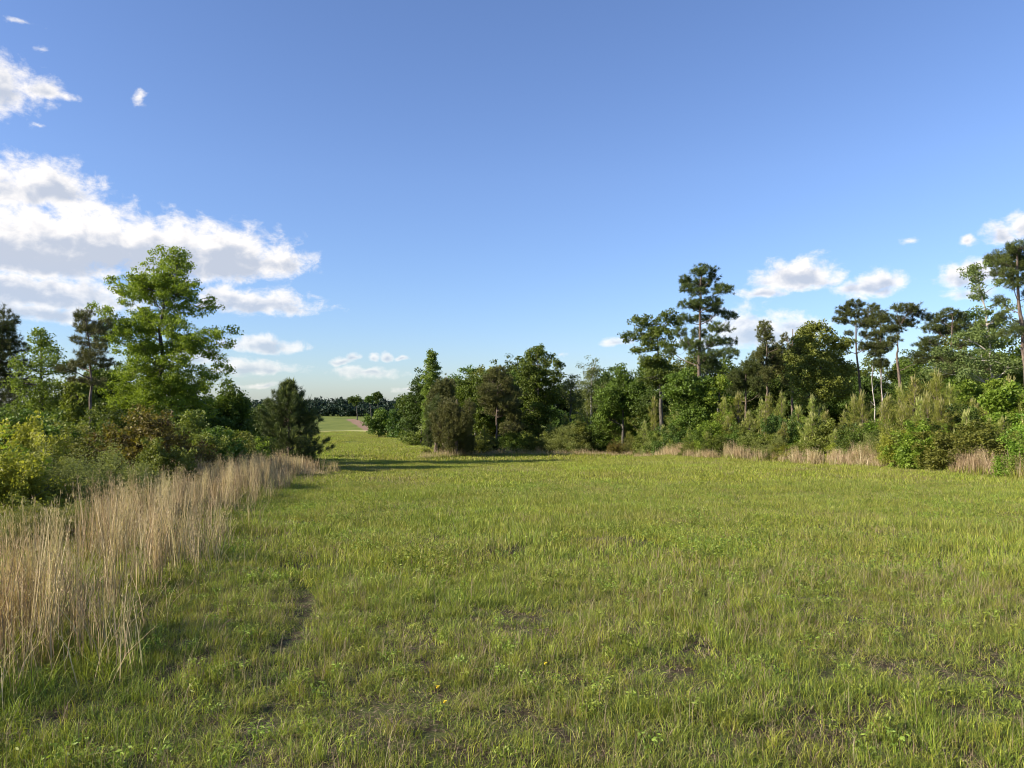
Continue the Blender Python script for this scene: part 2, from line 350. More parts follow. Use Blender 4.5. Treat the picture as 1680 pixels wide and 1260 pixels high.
# ------------------------------------------------------------------ scattered grass (geometry nodes on points)
def scatter(name, pts, rz, scl, idx, variants, label, cat, tilt=None):
    c = bpy.data.collections.new(name + '_kinds')
    for k, me in enumerate(variants):
        o = bpy.data.objects.new('%s_%s' % (name, 'abcdefghijklmnopqrstuvwxyz'[k]), me); c.objects.link(o)
    me = bpy.data.meshes.new(name); me.vertices.add(len(pts)); me.vertices.foreach_set('co', np.asarray(pts, np.float32).ravel())
    rot = np.zeros((len(pts), 3), np.float32); rot[:, 2] = rz
    if tilt is not None: rot[:, 0] = tilt[:, 0]; rot[:, 1] = tilt[:, 1]
    a = me.attributes.new('rot', 'FLOAT_VECTOR', 'POINT'); a.data.foreach_set('vector', rot.ravel())
    a = me.attributes.new('scl', 'FLOAT_VECTOR', 'POINT'); a.data.foreach_set('vector', np.asarray(scl, np.float32).ravel())
    a = me.attributes.new('idx', 'INT', 'POINT'); a.data.foreach_set('value', np.asarray(idx, np.int32))
    o = link(name, me)
    gt = bpy.data.node_groups.new(name, 'GeometryNodeTree')
    gt.interface.new_socket('Geometry', in_out='INPUT', socket_type='NodeSocketGeometry'); gt.interface.new_socket('Geometry', in_out='OUTPUT', socket_type='NodeSocketGeometry')
    gi = gt.nodes.new('NodeGroupInput'); go = gt.nodes.new('NodeGroupOutput')
    ci = gt.nodes.new('GeometryNodeCollectionInfo'); ci.inputs['Collection'].default_value = c; ci.inputs['Separate Children'].default_value = True; ci.inputs['Reset Children'].default_value = True
    ip = gt.nodes.new('GeometryNodeInstanceOnPoints'); ip.inputs['Pick Instance'].default_value = True
    def na(nm, ty):
        q = gt.nodes.new('GeometryNodeInputNamedAttribute'); q.data_type = ty; q.inputs['Name'].default_value = nm; return q.outputs[0]
    gt.links.new(gi.outputs[0], ip.inputs['Points']); gt.links.new(ci.outputs[0], ip.inputs['Instance'])
    gt.links.new(na('idx', 'INT'), ip.inputs['Instance Index']); gt.links.new(na('rot', 'FLOAT_VECTOR'), ip.inputs['Rotation']); gt.links.new(na('scl', 'FLOAT_VECTOR'), ip.inputs['Scale'])
    gt.links.new(ip.outputs[0], go.inputs[0])
    md = o.modifiers.new('scatter', 'NODES'); md.node_group = gt
    tag(o, label, cat, kind='stuff')
    return o
def blades(n, rad, h0, h1, w, lean=.5, curl=.5, rng=R, root=None):
    if root is None:
        a = rng.uniform(0, 2 * np.pi, n); r = rad * np.sqrt(rng.random(n)); root = np.stack([r * np.cos(a), r * np.sin(a), np.zeros(n)], 1)
    h = rng.uniform(h0, h1, (n, 1)); th = rng.uniform(0, 2 * np.pi, n)
    dr = np.stack([np.cos(th), np.sin(th), np.zeros(n)], 1); ln = lean * rng.random((n, 1))
    ph = rng.uniform(0, 2 * np.pi, n); sd_ = np.stack([np.cos(ph), np.sin(ph), np.zeros(n)], 1) * w * rng.uniform(.6, 1.3, (n, 1)) * .5
    p0 = root; p1 = root + np.array([0, 0, 1.]) * h * .55 + dr * h * ln * .35; p2 = root + np.array([0, 0, 1.]) * h * (1 - curl * ln * .5) + dr * h * ln
    V = np.stack([p0 - sd_, p0 + sd_, p1 - sd_ * .9, p1 + sd_ * .9, p2 - sd_ * .15, p2 + sd_ * .15], 1).reshape(-1, 3)
    b = np.arange(n)[:, None] * 6
    f = np.concatenate([b + np.array([[0, 1, 3, 2]]), b + np.array([[2, 3, 5, 4]])])
    v = np.repeat(rng.random(n), 6)
    return V, f, v
def clump(name, specs, mats):
    """specs: list of ((V,F,v), material index)"""
    V, f, v = cat_geo([s[0] for s in specs]); mi = np.concatenate([np.full(len(s[0][1]), s[1]) for s in specs])
    return mesh(name, V, f, v, [M[q] for q in mats], mi)

gm = ['grass', 'grass_dk', 'straw_grey', 'weed']
near = [clump('tuft', [(blades(40, .10, .02, .125, .0030, 1.3, .8), 0), (blades(14, .11, .02, .09, .003, 1.8, .8), 2), (blades(8, .1, .03, .12, .004, 1.2), 1), (blades(5, .1, .1, .24, .0022, .6), 2)], gm) for _ in range(2)] + \
       [clump('tuft', [(blades(44, .09, .03, .13, .0030, 1.2, .8), 1), (blades(20, .09, .03, .12, .003, 1.2), 0), (blades(8, .1, .02, .08, .003, 1.8), 2)], gm) for _ in range(2)] + \
       [clump('tuft', [(blades(44, .05, .10, .24, .0032, 1.1, .8), 0), (blades(12, .05, .08, .2, .003, 1.3, .8), 2)], gm)] + \
       [clump('tuft', [(blades(9, .07, .03, .1, .003, 1.4), 2), (blades(9, .1, .03, .08, .005, 1.0), 0)], gm)] + \
       [clump('tuft', [(leaves(R.normal(size=(10, 3)) * [.05, .05, .03] + [0, 0, .08], 6, .035, .014, aspect=.35), 3), (blades(12, .08, .05, .12, .005, .6), 0)], gm)]
mid = [clump('patch', [(blades(a_, .36, .05, .17, .006, 1.1), 0), (blades(b_, .36, .04, .14, .006, 1.2), 1), (blades(c_, .36, .04, .18, .0045, 1.4), 2)], gm) for a_, b_, c_ in ((150, 40, 24), (120, 60, 40), (70, 30, 100))] + \
      [clump('patch', [(blades(60, .36, .06, .18, .007, .8), 0), (blades(110, .36, .06, .2, .007, .8), 1), (blades(10, .36, .06, .2, .005, 1.), 2)], gm)] + \
      [clump('patch', [(blades(120, .36, .05, .14, .007, .8), 0), (leaves(R.normal(size=(40, 3)) * [.18, .18, .03] + [0, 0, .1], 5, .05, .018, aspect=.4), 3)], gm)]
far = [clump('sward', [(blades(a_, 1.1, .06, .2, .014, .9), 0), (blades(b_, 1.1, .05, .16, .014, 1.), 1), (blades(c_, 1.1, .06, .22, .010, 1.1), 2)], gm) for a_, b_, c_ in ((400, 130, 50), (180, 380, 30), (240, 120, 190))]
vfar = [clump('sward', [(blades(500, 2.6, .08, .22, .035, .6), 0), (blades(220, 2.6, .08, .2, .035, .6), 1), (blades(80, 2.6, .08, .3, .02, .6), 2)], gm) for _ in range(2)]

# right-hand boundary of the left sedge band and left boundary of the right thicket (x as a function of y)
_sl = [(0, 1165), (230, 1105), (330, 965), (405, 868), (462, 822), (545, 783)]
_slw = sorted([tuple(Gpx(*q)[:2]) for q in _sl], key=lambda t: t[1])
_sy = np.array([q[1] for q in _slw]); _sxx = np.array([q[0] for q in _slw])
def sedge_x(y): return np.interp(y, np.concatenate([[0], _sy, [_sy[-1] + 25, 300]]), np.concatenate([[_sxx[0] - 1.2], _sxx, [_sxx[-1] - 5, -62]]))
_er = [(1720, 792), (1680, 786), (1500, 775), (1300, 762), (1150, 753), (1020, 746)]
_erw = sorted([tuple(Gpx(*q)[:2]) for q in _er], key=lambda t: t[1])
_ey = np.array([q[1] for q in _erw]); _ex = np.array([q[0] for q in _erw])
def edge_x(y): return np.interp(y, _ey, _ex, left=_ex[0] + 3)
print('sedge', _slw); print('edge', _erw)
print('ground px', [(d, round(657 - (float(gz(-8. if d > 40 else 0, d)) - CAM_H) / d * F * 1.0)) for d in (5, 10, 20, 30, 40, 45, 50, 60, 70, 100, 140, 180, 300)])

BARE = [Gpx(*q)[:2] for q in ((490, 992), (632, 1182), (1655, 1020), (460, 1075), (1310, 990), (1545, 1165), (1300, 1080), (885, 1050), (200, 1165), (700, 1000), (1130, 1125))]
def bare(x, y):
    s = 0
    for k, (a, b) in enumerate(BARE): s = np.maximum(s, np.exp(-(((x - a + .3 * (fbm(x * 3, y * 3) - .5)) / (.12 + .03 * (k % 3))) ** 2 + ((y - b + .5 * (fbm(x * 3 + 7, y * 3) - .5)) / .15) ** 2)))
    return s
def field_pts(n_per, y0, y1, xw=.74, pad=1.0, rng=R):
    area = xw * (y1 ** 2 - y0 ** 2) + 2 * pad * (y1 - y0); n = int(area * n_per)
    u = rng.random(n); y = np.sqrt(y0 ** 2 + u * (y1 ** 2 - y0 ** 2)); x = rng.uniform(-1, 1, n) * (xw * y + pad)
    return x, y
def assemble(sets):
    X = np.concatenate([s[0] for s in sets]); Y = np.concatenate([s[1] for s in sets]); S_ = np.concatenate([s[2] for s in sets]); I = np.concatenate([s[3] for s in sets])
    return X, Y, S_, I
sets = []
x, y = field_pts(150, 2.2, 9.5, pad=3.0)
q = fbm(x * 1.1, y * 1.1); k = bare(x, y) + 1.0 * track(x, y)
thin = (R.random(len(x)) > k * 1.25) & (R.random(len(x)) > sstep((.41 - q) * 7) * .3) 
x, y, q = x[thin], y[thin], q[thin]
tk = track(x, y)
hs_ = (1 - .5 * tk) * (.25 + 1.5 * fbm(x * 1.3 + 40, y * 1.3)) * (1 - .45 * bare(x, y)) * R.uniform(.8, 1.25, len(x))
dk = fbm(x * .7 + 90, y * .7 + 11)
r_ = R.random(len(x)); I = np.where(r_ < .42, R.integers(0, 2, len(x)), np.where(r_ < .72, R.integers(2, 4, len(x)), np.where(r_ < .80, 4, np.where(r_ < .91, 5, 6))))
I = np.where((dk > .57) & (R.random(len(x)) < .6), R.integers(2, 4, len(x)), I)
I = np.where((q < .42) & (R.random(len(x)) < .5), 5, I)
sets.append((x, y, hs_ * .78, I))
x, y = field_pts(13, 8.5, 27)
q = fbm(x * .6, y * .6); thin = R.random(len(x)) > (sstep((.42 - q) * 6) * .35 + .85 * track(x, y)); x, y, q = x[thin], y[thin], q[thin]
r_ = R.random(len(x)); dk = fbm(x * .45 + 90, y * .45)
I = 7 + np.where(dk > .56, np.where(r_ < .55, 3, 0), np.where(r_ < .62, R.integers(0, 3, len(x)), np.where(r_ < .82, 3, 4)))
sets.append((x, y, (.3 + 1.15 * fbm(x * 1.0 + 40, y * 1.0)), I))
x, y = field_pts(1.5, 25, 62); n1, n2 = fbm(x * .3 + 5, y * .3), fbm(x * .22 + 55, y * .22 + 9); q_ = R.random(len(x))
sets.append((x, y, .45 + 1.1 * fbm(x * .5 + 40, y * .5), 12 + np.where((n1 > .55) & (q_ < .75), 1, np.where((n2 > .56) & (q_ < .6), 2, 0))))
x, y = field_pts(.16, 58, 160, xw=.42); sets.append((x, y, .75 + .5 * R.random(len(x)), 15 + R.integers(0, 2, len(x))))
X, Y, Sc, I = assemble(sets)
ok = (X < edge_x(Y) + 2.0)
X, Y, Sc, I = X[ok], Y[ok], Sc[ok], I[ok]
pts = np.stack([X, Y, gz(X, Y) - .005], 1)
sc3 = np.stack([np.where(Sc > 0, 1, 1) * R.uniform(.85, 1.2, len(X)), R.uniform(.85, 1.2, len(X)), Sc], 1)
print('grass instances', len(pts))
scatter('meadow_grass', pts, R.uniform(0, 6.28, len(pts)), sc3, I, near + mid + far + vfar,
        'short green and yellowish meadow grass covering the whole field', 'grass')

# tall dry sedge ------------------------------------------------------
def stalks(n, rad, h0, h1, w, lean=.28, seed=True):
    V, f, v = blades(n, rad, h0, h1, w, lean, .3)
    if seed:   # thin side branches / seed plumes high on the stalk
        tips = V.reshape(n, 6, 3)[:, 3]; tops = V.reshape(n, 6, 3)[:, 5]
        C = np.concatenate([tips + (tops - tips) * t for t in (.35, .65, .9)])
        t3 = tufts(C, np.tile(np.array([[0, 0, 1.]]), (len(C), 1)), 3, .05, w * .6, .5)
        V3 = np.insert(t3[0].reshape(-1, 3, 3), 3, t3[0].reshape(-1, 3, 3)[:, 2], axis=1).reshape(-1, 3)
        f3 = np.arange(len(V3)).reshape(-1, 4); v3 = np.repeat(t3[2][::3], 4)
        return cat_geo([(V, f, v), (V3, f3, v3)])
    return V, f, v
sm = ['straw', 'straw_grey', 'grass', 'grass_dk']
sed = [clump('sedge', [(stalks(16, .10, .7, 1.15, .0062, .22), 0), (stalks(16, .12, .35, .8, .005, .5), 1), (blades(26, .14, .12, .42, .006, .8), 2), (blades(12, .14, .1, .3, .006, .8), 3)], sm),
       clump('sedge', [(stalks(24, .09, .6, 1.3, .0062, .16), 0), (stalks(14, .12, .3, .7, .005, .6), 1), (blades(14, .14, .1, .35, .006, .8), 2)], sm),
       clump('sedge', [(stalks(12, .14, .5, 1.0, .006, .5), 1), (stalks(8, .14, .4, 1.0, .006, .3), 0), (blades(40, .16, .12, .45, .006, .7), 2), (blades(22, .16, .1, .35, .006, .7), 3)], sm),
       clump('sedge', [(blades(50, .16, .12, .42, .006, .8), 2), (blades(30, .16, .1, .35, .006, .8), 3), (stalks(5, .14, .4, .9, .005, .4), 0)], sm),
       clump('sedge', [(stalks(34, .06, .7, 1.25, .007, .12), 0), (stalks(10, .1, .3, .7, .006, .5), 1)], sm)]
sedw = [clump('sedge', [(stalks(60, .55, .65, 1.15, .014, .22), 0), (stalks(40, .55, .35, .9, .012, .4), 1), (blades(60, .6, .1, .4, .014, .7), 2)], sm),
        clump('sedge', [(stalks(80, .35, .7, 1.2, .014, .16), 0), (stalks(20, .5, .35, .8, .012, .4), 1), (blades(30, .6, .1, .4, .014, .7), 2)], sm)]
sedf = [clump('fringe', [(stalks(26, .4, .4, 1.1, .012, .45), 0), (stalks(22, .45, .25, .8, .011, .8), 1), (blades(60, .5, .15, .6, .014, .9), 2), (blades(50, .5, .1, .5, .014, .9), 3)], sm),
        clump('fringe', [(stalks(10, .4, .4, 1.0, .012, .5), 0), (stalks(12, .45, .25, .7, .011, .9), 1), (blades(90, .55, .15, .55, .014, .9), 2), (blades(50, .5, .1, .5, .014, .9), 3)], sm)]
x, y = R.uniform(-30, 0, 80000), R.uniform(3.6, 46, 80000)
b = sedge_x(y); dist = b + (fbm(x * .5, y * .5) - .5) * 1.6 - x
keep = (dist > 0) & (x > -.74 * y - 2.5) & (dist < np.where(y < 15, 1.9, 2.0 + (y - 15) * .28))
nearf = y < 16
keep &= R.random(len(x)) < np.where(y > 30, .32, 1) * np.where(nearf, .19, .09) * np.clip(.30 + dist * .8, 0, 1) * 1.7 * np.clip(sstep((fbm(x * .6 + 9, y * .6 + 3) - .34) * 6), .25, 1)
x, y, dist = x[keep], y[keep], dist[keep]
r_ = R.random(len(x))
I = np.where(y > 30, 5 + (r_ < .6), np.where(dist < .75, np.where(r_ < .60, 3, np.where(r_ < .9, 2, 0)), np.where(r_ < .28, 0, np.where(r_ < .44, 1, np.where(r_ < .68, 2, np.where(r_ < .90, 3, 4))))))
I = np.where((y < 19) & (R.random(len(x)) < .10), 2, I)
hs_ = np.where(y < 20, .82, .88) * np.clip(.6 + dist * .4, .6, 1.0) * R.uniform(.8, 1.12, len(x)) * (.80 + .4 * fbm(x * .4, y * .4))
print('sedge instances', len(x))
scatter('dry_sedge', np.stack([x, y, gz(x, y)], 1), R.uniform(0, 6.28, len(x)), np.stack([np.ones(len(x))] * 2 + [hs_], 1), I, sed + sedw,
        'tall tan dry sedge stalks in front of the left bushes', 'tall grass', tilt=R.normal(size=(len(x), 2)) * .05)
# right edge
yy = R.uniform(24, 88, 2600); off = R.exponential(1.0, 2600)
xx = np.where(yy < 68, edge_x(yy) - .3 + off, 0)
keep = (yy < 68) & (fbm(xx * .45 + 3, yy * .45) > .42) & (off < 4) & (R.random(2600) < .6)
x1, y1 = xx[keep], yy[keep]
pxs = R.uniform(690, 1060, 420); yb = np.interp(pxs, [690, 760, 860, 1060], [66, 70, 73, 69]) + R.exponential(1.2, 420); x2 = (pxs - 840) / F * yb; y2 = yb
x = np.concatenate([x1, x2]); y = np.concatenate([y1, y2])
q_ = R.random(len(x)); I = np.where(y > 62, np.where(q_ < .25, 2, 3), np.where(q_ < .18, 0, np.where(q_ < .34, 1, np.where(q_ < .75, 2, 3))))
print('sedge right', len(x))
scatter('edge_sedge', np.stack([x, y, gz(x, y)], 1), R.uniform(0, 6.28, len(x)), np.stack([R.uniform(.7, 1.2, len(x))] * 2 + [R.uniform(.35, .8, len(x)) * (.2 + 1.9 * fbm(x * .9, y * .9)) * np.where(y > 62, .8, 1)], 1), I, sedw + sedf,
        'tan dry sedge fringe at the foot of the right thicket', 'tall grass', tilt=R.normal(size=(len(x), 2)) * .1)

# ------------------------------------------------------------------ trees
def poly(pts, rads, n=12):
    pts = np.asarray(pts, float); t = np.linspace(0, len(pts) - 1, n); k = np.arange(len(pts))
    return np.stack([np.interp(t, k, pts[:, j]) for j in range(3)], 1), np.interp(t, k, rads)
def env(px, py, rx, ry, n, seed, s=.42, top=1.0):
    """n random lobes that fill an oval outline"""
    rng = np.random.default_rng(seed); out = []
    for i in range(n):
        a = rng.uniform(0, 2 * np.pi); r = math.sqrt(rng.uniform(.02, 1)) * .84 * (1 + .2 * math.sin(3 * a + seed) + .12 * math.sin(5 * a + 2 * seed))
        x = px + rx * r * math.cos(a); y = py - ry * r * math.sin(a) * top
        q = s * rng.choice([.5, .7, .95, 1.25]); out.append((x, y, rx * q, ry * q * .85))
    return out

def lobed_tree(name, cat, label, d, trunk, lobes, mat, needle=False, r0=.2, bark='bark', k=2.0, cr=.36, nl=26, ls=.11, deep=.45, group=None, seed=1, fill=.45, flat=.7, base_px=None):
    """trunk: [(px,py),...] bottom to top; lobes: [(px,py,rx,ry[,depth offset m])] in photo pixels, turned into metres at distance d"""
    rng = np.random.default_rng(seed)
    bp = G(trunk[0][0], d) - [0, 0, .15]
    tp = [bp] + [P(px, py, d) + [0, rng.normal() * .15, 0] for px, py in trunk[1:]]
    pth, rr = poly(tp, np.linspace(r0, r0 * .22, len(tp)), 14); rr[0] *= 1.35
    pth[1:-1] += rng.normal(size=(12, 3)) * .03
    wid = (max(l[0] + l[2] for l in lobes) - min(l[0] - l[2] for l in lobes)) / F * d
    paths = [(pth, rr)]; C = []; LC = []; D = []
    NP = pth[3:].copy(); NR = rr[3:].copy(); NL = np.zeros(len(NP)); bf = .8 if needle else 1.0
    tx = trunk[-1][0]; lobes = sorted(lobes, key=lambda l: abs(l[0] - np.interp(-l[1], [-t_[1] for t_ in trunk], [t_[0] for t_ in trunk])))
    if len(lobes[0]) == 4 and fill:
        y0_, y1_ = min(l[1] for l in lobes), max(l[1] for l in lobes)
        for q in range(int(len(lobes) * fill)):
            l = lobes[rng.integers(0, len(lobes))]; tx_ = np.interp(-l[1], [-t_[1] for t_ in trunk], [t_[0] for t_ in trunk]); w_ = rng.uniform(.25, .9)
            lobes.append((l[0] * w_ + tx_ * (1 - w_), l[1] + rng.normal() * 5, l[2] * .7, l[3] * .8))
    for l in lobes:
        px, py, rx, ry = l[:4]
        dy = l[4] if len(l) > 4 else rng.uniform(-1, 1) * deep * wid * .5
        c = P(px, py, d) + [0, dy, 0]; a, b_ = rx / F * d, ry / F * d; e = (a + b_) * .55
        a *= 1.08; b_ *= 1.25
        nC = int(max(6, (4.2 if needle else 3.0) * k * (a * b_ + b_ * e + a * e) / 3 * 4 / (cr * cr * 4)))
        u = unit(rng.normal(size=(nC, 3))) * rng.uniform(.35, 1.0, (nC, 1)) ** .6
        u *= 1 + .22 * rng.normal(size=(nC, 1)) * (rng.random((nC, 1)) < .45)
        cl = c + u * [a, e, b_]
        C.append(cl); LC.append(np.full(nC, rng.random()))
        D.append(unit(u * [1, 1, .5] + [0, 0, .5]))
        # limb from the trunk to the lobe, twigs from it to its clumps
        dv = c - NP; hz_ = np.hypot(dv[:, 0], dv[:, 1]); ds = np.linalg.norm(dv, axis=1)
        cost = ds + 2.0 * np.maximum(0, .35 * hz_ - dv[:, 2]) + NL * .35
        j = int(np.argmin(cost))
        rl = max(.012, min(NR[j] * .7, .02 + .016 * a + .012 * ds[j])) * bf
        lp = curve(NP[j], c, .2, 7, up=.10, rng=rng); lr = np.linspace(rl, rl * .3, 7); paths.append((lp, lr))
        NP = np.concatenate([NP, lp[2:]]); NR = np.concatenate([NR, lr[2:]]); NL = np.concatenate([NL, np.full(5, NL[j] + 1)])
        for q in rng.permutation(nC)[:max(3, nC // 3)]:
            s = lp[rng.integers(3, 7)]; paths.append((curve(s, cl[q], .15, 4, rng=rng), np.linspace(rl * .35, .006, 4)))
    C = np.concatenate(C); LC = np.concatenate(LC); D = np.concatenate(D)
    v0 = np.clip(LC * .6 + rng.random(len(C)) * .5, 0, 1)
    if needle: V, f, v = tufts(C, D, int(nl * 1.3), ls * 2, .016 + d * .00015, 1.35, v0, rng)
    else: V, f, v = leaves(C, int(nl * 1.7), [cr * 1.1, cr * 1.1, cr * flat * 1.1], ls * .74, v0, rng=rng)
    root = thing(name, bp + [0, 0, .15], label, cat, group)
    o = np.array(root.location)
    tv, tf = tubes(paths, 6)
    link('trunk', mesh('trunk', tv - o, tf, None, (M[bark],), smooth=True), root)
    link('crown', mesh('crown', V - o, f, v, (M[mat],)), root)
    return root

# --- left group
lobed_tree('oak_tree', 'tree', 'tall spreading light green oak, the biggest tree on the left', 52,
  [(256, 760), (257, 690), (259, 640), (268, 592), (262, 545), (272, 490), (282, 440)],
  [(290, 425, 30, 14), (258, 438, 28, 13), (308, 440, 18, 18), (282, 445, 30, 14), (213, 463, 24, 9), (243, 460, 30, 14), (285, 470, 34, 16), (322, 477, 20, 12), (332, 492, 20, 9),
   (205, 478, 22, 7), (232, 482, 24, 9), (262, 497, 28, 11), (305, 500, 28, 14), (180, 510, 16, 8), (192, 522, 24, 9), (222, 512, 20, 9), (225, 535, 26, 10), (275, 532, 28, 12), (305, 538, 28, 11),
   (340, 546, 22, 9), (362, 553, 20, 7), (386, 543, 14, 5), (380, 566, 15, 7), (335, 562, 26, 10), (293, 565, 30, 11), (352, 585, 14, 8), (185, 545, 20, 8), (205, 572, 24, 10), (236, 575, 26, 12),
   (262, 602, 28, 13), (304, 597, 26, 11), (328, 612, 20, 10), (208, 606, 28, 12), (238, 632, 36, 14), (292, 632, 36, 14), (325, 645, 22, 12), (200, 640, 28, 13), (230, 662, 44, 15), (290, 666, 44, 15), (332, 668, 18, 11), (260, 690, 60, 16)] + env(268, 475, 45, 40, 8, 201, .3) + env(262, 545, 70, 40, 14, 202, .22) + env(262, 620, 75, 50, 16, 203, .25) + env(218, 560, 44, 60, 9, 204, .3) + env(325, 598, 44, 50, 9, 205, .3) + env(265, 610, 40, 60, 8, 206, .35) + env(250, 470, 50, 40, 7, 207, .28),
  'oak', r0=.24, k=1.25, cr=.34, nl=24, ls=.095, seed=3, flat=.62)
lobed_tree('pine_tree', 'tree', 'dark pine cut by the left edge of the picture', 46, [(-6, 780), (-4, 640), (-2, 500)],
  [(-2, 525, 18, 16), (10, 540, 16, 10), (0, 560, 30, 14), (22, 572, 14, 9), (5, 592, 34, 14), (30, 600, 12, 8), (0, 625, 40, 16), (25, 640, 20, 14), (5, 660, 38, 20), (-20, 600, 30, 40)],
  'pine', needle=True, bark='pbark', k=2.6, cr=.26, nl=26, ls=.11, seed=4)
lobed_tree('sweetgum_tree', 'tree', 'loose pale green tree between the edge pine and the thin dark pine', 45, [(68, 780), (70, 680), (72, 560)],
  [(73, 556, 12, 10), (62, 575, 22, 12), (92, 585, 18, 10), (52, 596, 20, 12), (78, 602, 28, 14), (100, 606, 16, 10), (60, 630, 34, 16), (95, 640, 26, 16), (45, 660, 30, 20), (80, 670, 36, 18), (110, 680, 22, 16), (70, 705, 40, 16)],
  'light', k=1.5, cr=.34, nl=24, ls=.09, seed=5)
lobed_tree('pine_tree', 'tree', 'thin pine with a bare straight dark trunk left of the oak', 40, [(147, 790), (146, 640), (145, 590), (147, 520)],
  [(143, 518, 14, 6), (130, 530, 16, 7), (155, 530, 16, 7), (147, 540, 26, 7), (168, 543, 10, 6), (128, 558, 12, 5), (150, 562, 22, 8), (168, 575, 14, 8), (135, 580, 14, 8), (155, 590, 22, 8), (115, 597, 16, 5), (122, 606, 18, 5), (170, 600, 14, 6), (120, 622, 16, 4), (158, 628, 16, 5)],
  'pine_brown', needle=True, bark='pbark', r0=.10, k=2.6, cr=.22, nl=24, ls=.10, seed=6, deep=.6)
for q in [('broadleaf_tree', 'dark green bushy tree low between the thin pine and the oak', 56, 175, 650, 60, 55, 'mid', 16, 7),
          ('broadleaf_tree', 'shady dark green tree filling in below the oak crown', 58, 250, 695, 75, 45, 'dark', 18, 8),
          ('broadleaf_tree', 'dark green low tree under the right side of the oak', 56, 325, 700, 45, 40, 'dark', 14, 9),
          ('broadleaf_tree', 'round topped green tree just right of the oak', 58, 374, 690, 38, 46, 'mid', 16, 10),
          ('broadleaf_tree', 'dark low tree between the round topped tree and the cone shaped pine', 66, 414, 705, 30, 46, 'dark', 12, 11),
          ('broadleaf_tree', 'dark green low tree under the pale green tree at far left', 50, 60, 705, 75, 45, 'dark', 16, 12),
          ('broadleaf_tree', 'pale green sapling behind the trunk of the thin pine', 44, 132, 670, 26, 45, 'light', 10, 13)]:
    nm, lb, d, px, py, rx, ry, mt, n, sd_ = q
    lobed_tree(nm, 'tree', lb, d, [(px, py + ry + 40), (px, py + ry * .3), (px, py - ry * .5)], env(px, py, rx, ry, n, sd_), mt, k=1.5, cr=.4, nl=26, ls=.12, seed=sd_, r0=.14)

# --- young pines with upright candles
def young_pine(H, seed, width=.34, angle=(30, 65), step=.42, nb=5, nl=.19, cand=1.0, sweep=0.3, tn=16, bare=.15, tw=.016, mats=('pine_young', 'candle')):
    rng = np.random.default_rng(seed)
    n = 10; tr = np.stack([rng.normal(size=n) * .02 * H / 4, rng.normal(size=n) * .02 * H / 4, np.linspace(-.1, H, n)], 1); tr[:2, :2] = 0
    paths = [(tr, np.linspace(.016 * H + .01, .008, n))]
    C, D, cb, cl = [], [], [], []
    z = H * bare
    while z < H * .985:
        t = z / H; Lb = width * (H - z) ** .75 * H ** .25 * 1.0 * (.45 + .55 * min(1, (1 - abs(t - .35)) + .2)) + .15
        for b in range(nb):
            a = rng.uniform(0, 2 * np.pi); L_ = Lb * rng.uniform(.6, 1.2); el_ = math.radians(angle[0] + (angle[1] - angle[0]) * t + rng.normal() * 8)
            x0 = np.array([np.interp(z, tr[:, 2], tr[:, 0]), np.interp(z, tr[:, 2], tr[:, 1]), z])
            dv = np.array([math.cos(a) * math.cos(el_), math.sin(a) * math.cos(el_), math.sin(el_)])
            s = np.linspace(0, 1, 6)[:, None]; pt = x0 + dv * s * L_ + np.array([0, 0, 1]) * sweep * L_ * s ** 2
            paths.append((pt, np.linspace(.006 * H * .6 + .005, .004, 6)))
            m = max(2, int(L_ / .10)); ss = rng.uniform(.25, 1, m) ** .8; ss[0] = 1.0
            q = x0 + dv * ss[:, None] * L_ + np.array([0, 0, 1]) * sweep * L_ * ss[:, None] ** 2
            side = rng.normal(size=(m, 3)) * .10 * (1 - ss[:, None] * .5); C.append(q + side)
            D.append(unit(dv + np.array([0, 0, .7]) + side * 5))
            if rng.random() < cand * (.12 + .75 * t ** 1.8): cb.append(pt[-1]); cl.append(1.0)
        z += step * rng.uniform(.75, 1.25) * (1 - .35 * t)
    cb.append(tr[-1] - [0, 0, .05]); cl.append(1.5)
    C = np.concatenate(C); D = np.concatenate(D)
    V, f, v = tufts(C, D, tn, nl, tw, 1.15, None, rng)
    cp = []
    for p, l in zip(cb, cl):
        for j in range(rng.integers(2, 5)):
            h = rng.uniform(.18, .42) * l * (1 if j else 1.25); a = rng.normal(size=3) * .035; a[2] = 0
            tip = p + a * 2.2 + [0, 0, h]; cp.append((np.array([p + a * .6, (p + a * .6) * .4 + tip * .6 , tip]), np.array([.013, .012, .004])))
    cv, cfc = tubes(cp, 4); tv, tf = tubes(paths, 5)
    cvv = np.repeat(rng.random(len(cp)), 12)
    return (mesh('trunk', tv, tf, None, (M['pbark'],), smooth=True),
            mesh('crown', np.concatenate([V, cv]), [f, cfc + len(V)], np.concatenate([v, cvv]), (M[mats[0]], M[mats[1]]), np.concatenate([np.zeros(len(f)), np.ones(len(cfc))])))
def place(name, label, cat, loc, ms, names, scale=1.0, rz=0., group=None, matsub=None, sxy=1.0):
    r = thing(name, loc, label, cat, group, rz); r.scale = (scale * sxy, scale * sxy, scale)
    for nm, me in zip(names, ms):
        o = link(nm, me, r)
        if matsub and nm == 'crown':
            o.material_slots[0].link = 'OBJECT'; o.material_slots[0].material = M[matsub]
    return r
PN = ('trunk', 'crown'); SN = ('stem', 'crown')
# the cone shaped pine at the end of the left sedge
hp = young_pine(5.6, 21, width=.50, angle=(2, 50), step=.26, nb=9, nl=.24, cand=.45, sweep=.16, tn=30, bare=.12, tw=.02, mats=('pine', 'pine_young'))
gq = G(474, 48); Hh = P(474, 627, 48)[2] - gq[2]
place('pine_tree', 'dark cone shaped pine standing at the far end of the left sedge', 'tree', gq, hp, PN, Hh / 5.75, .4)

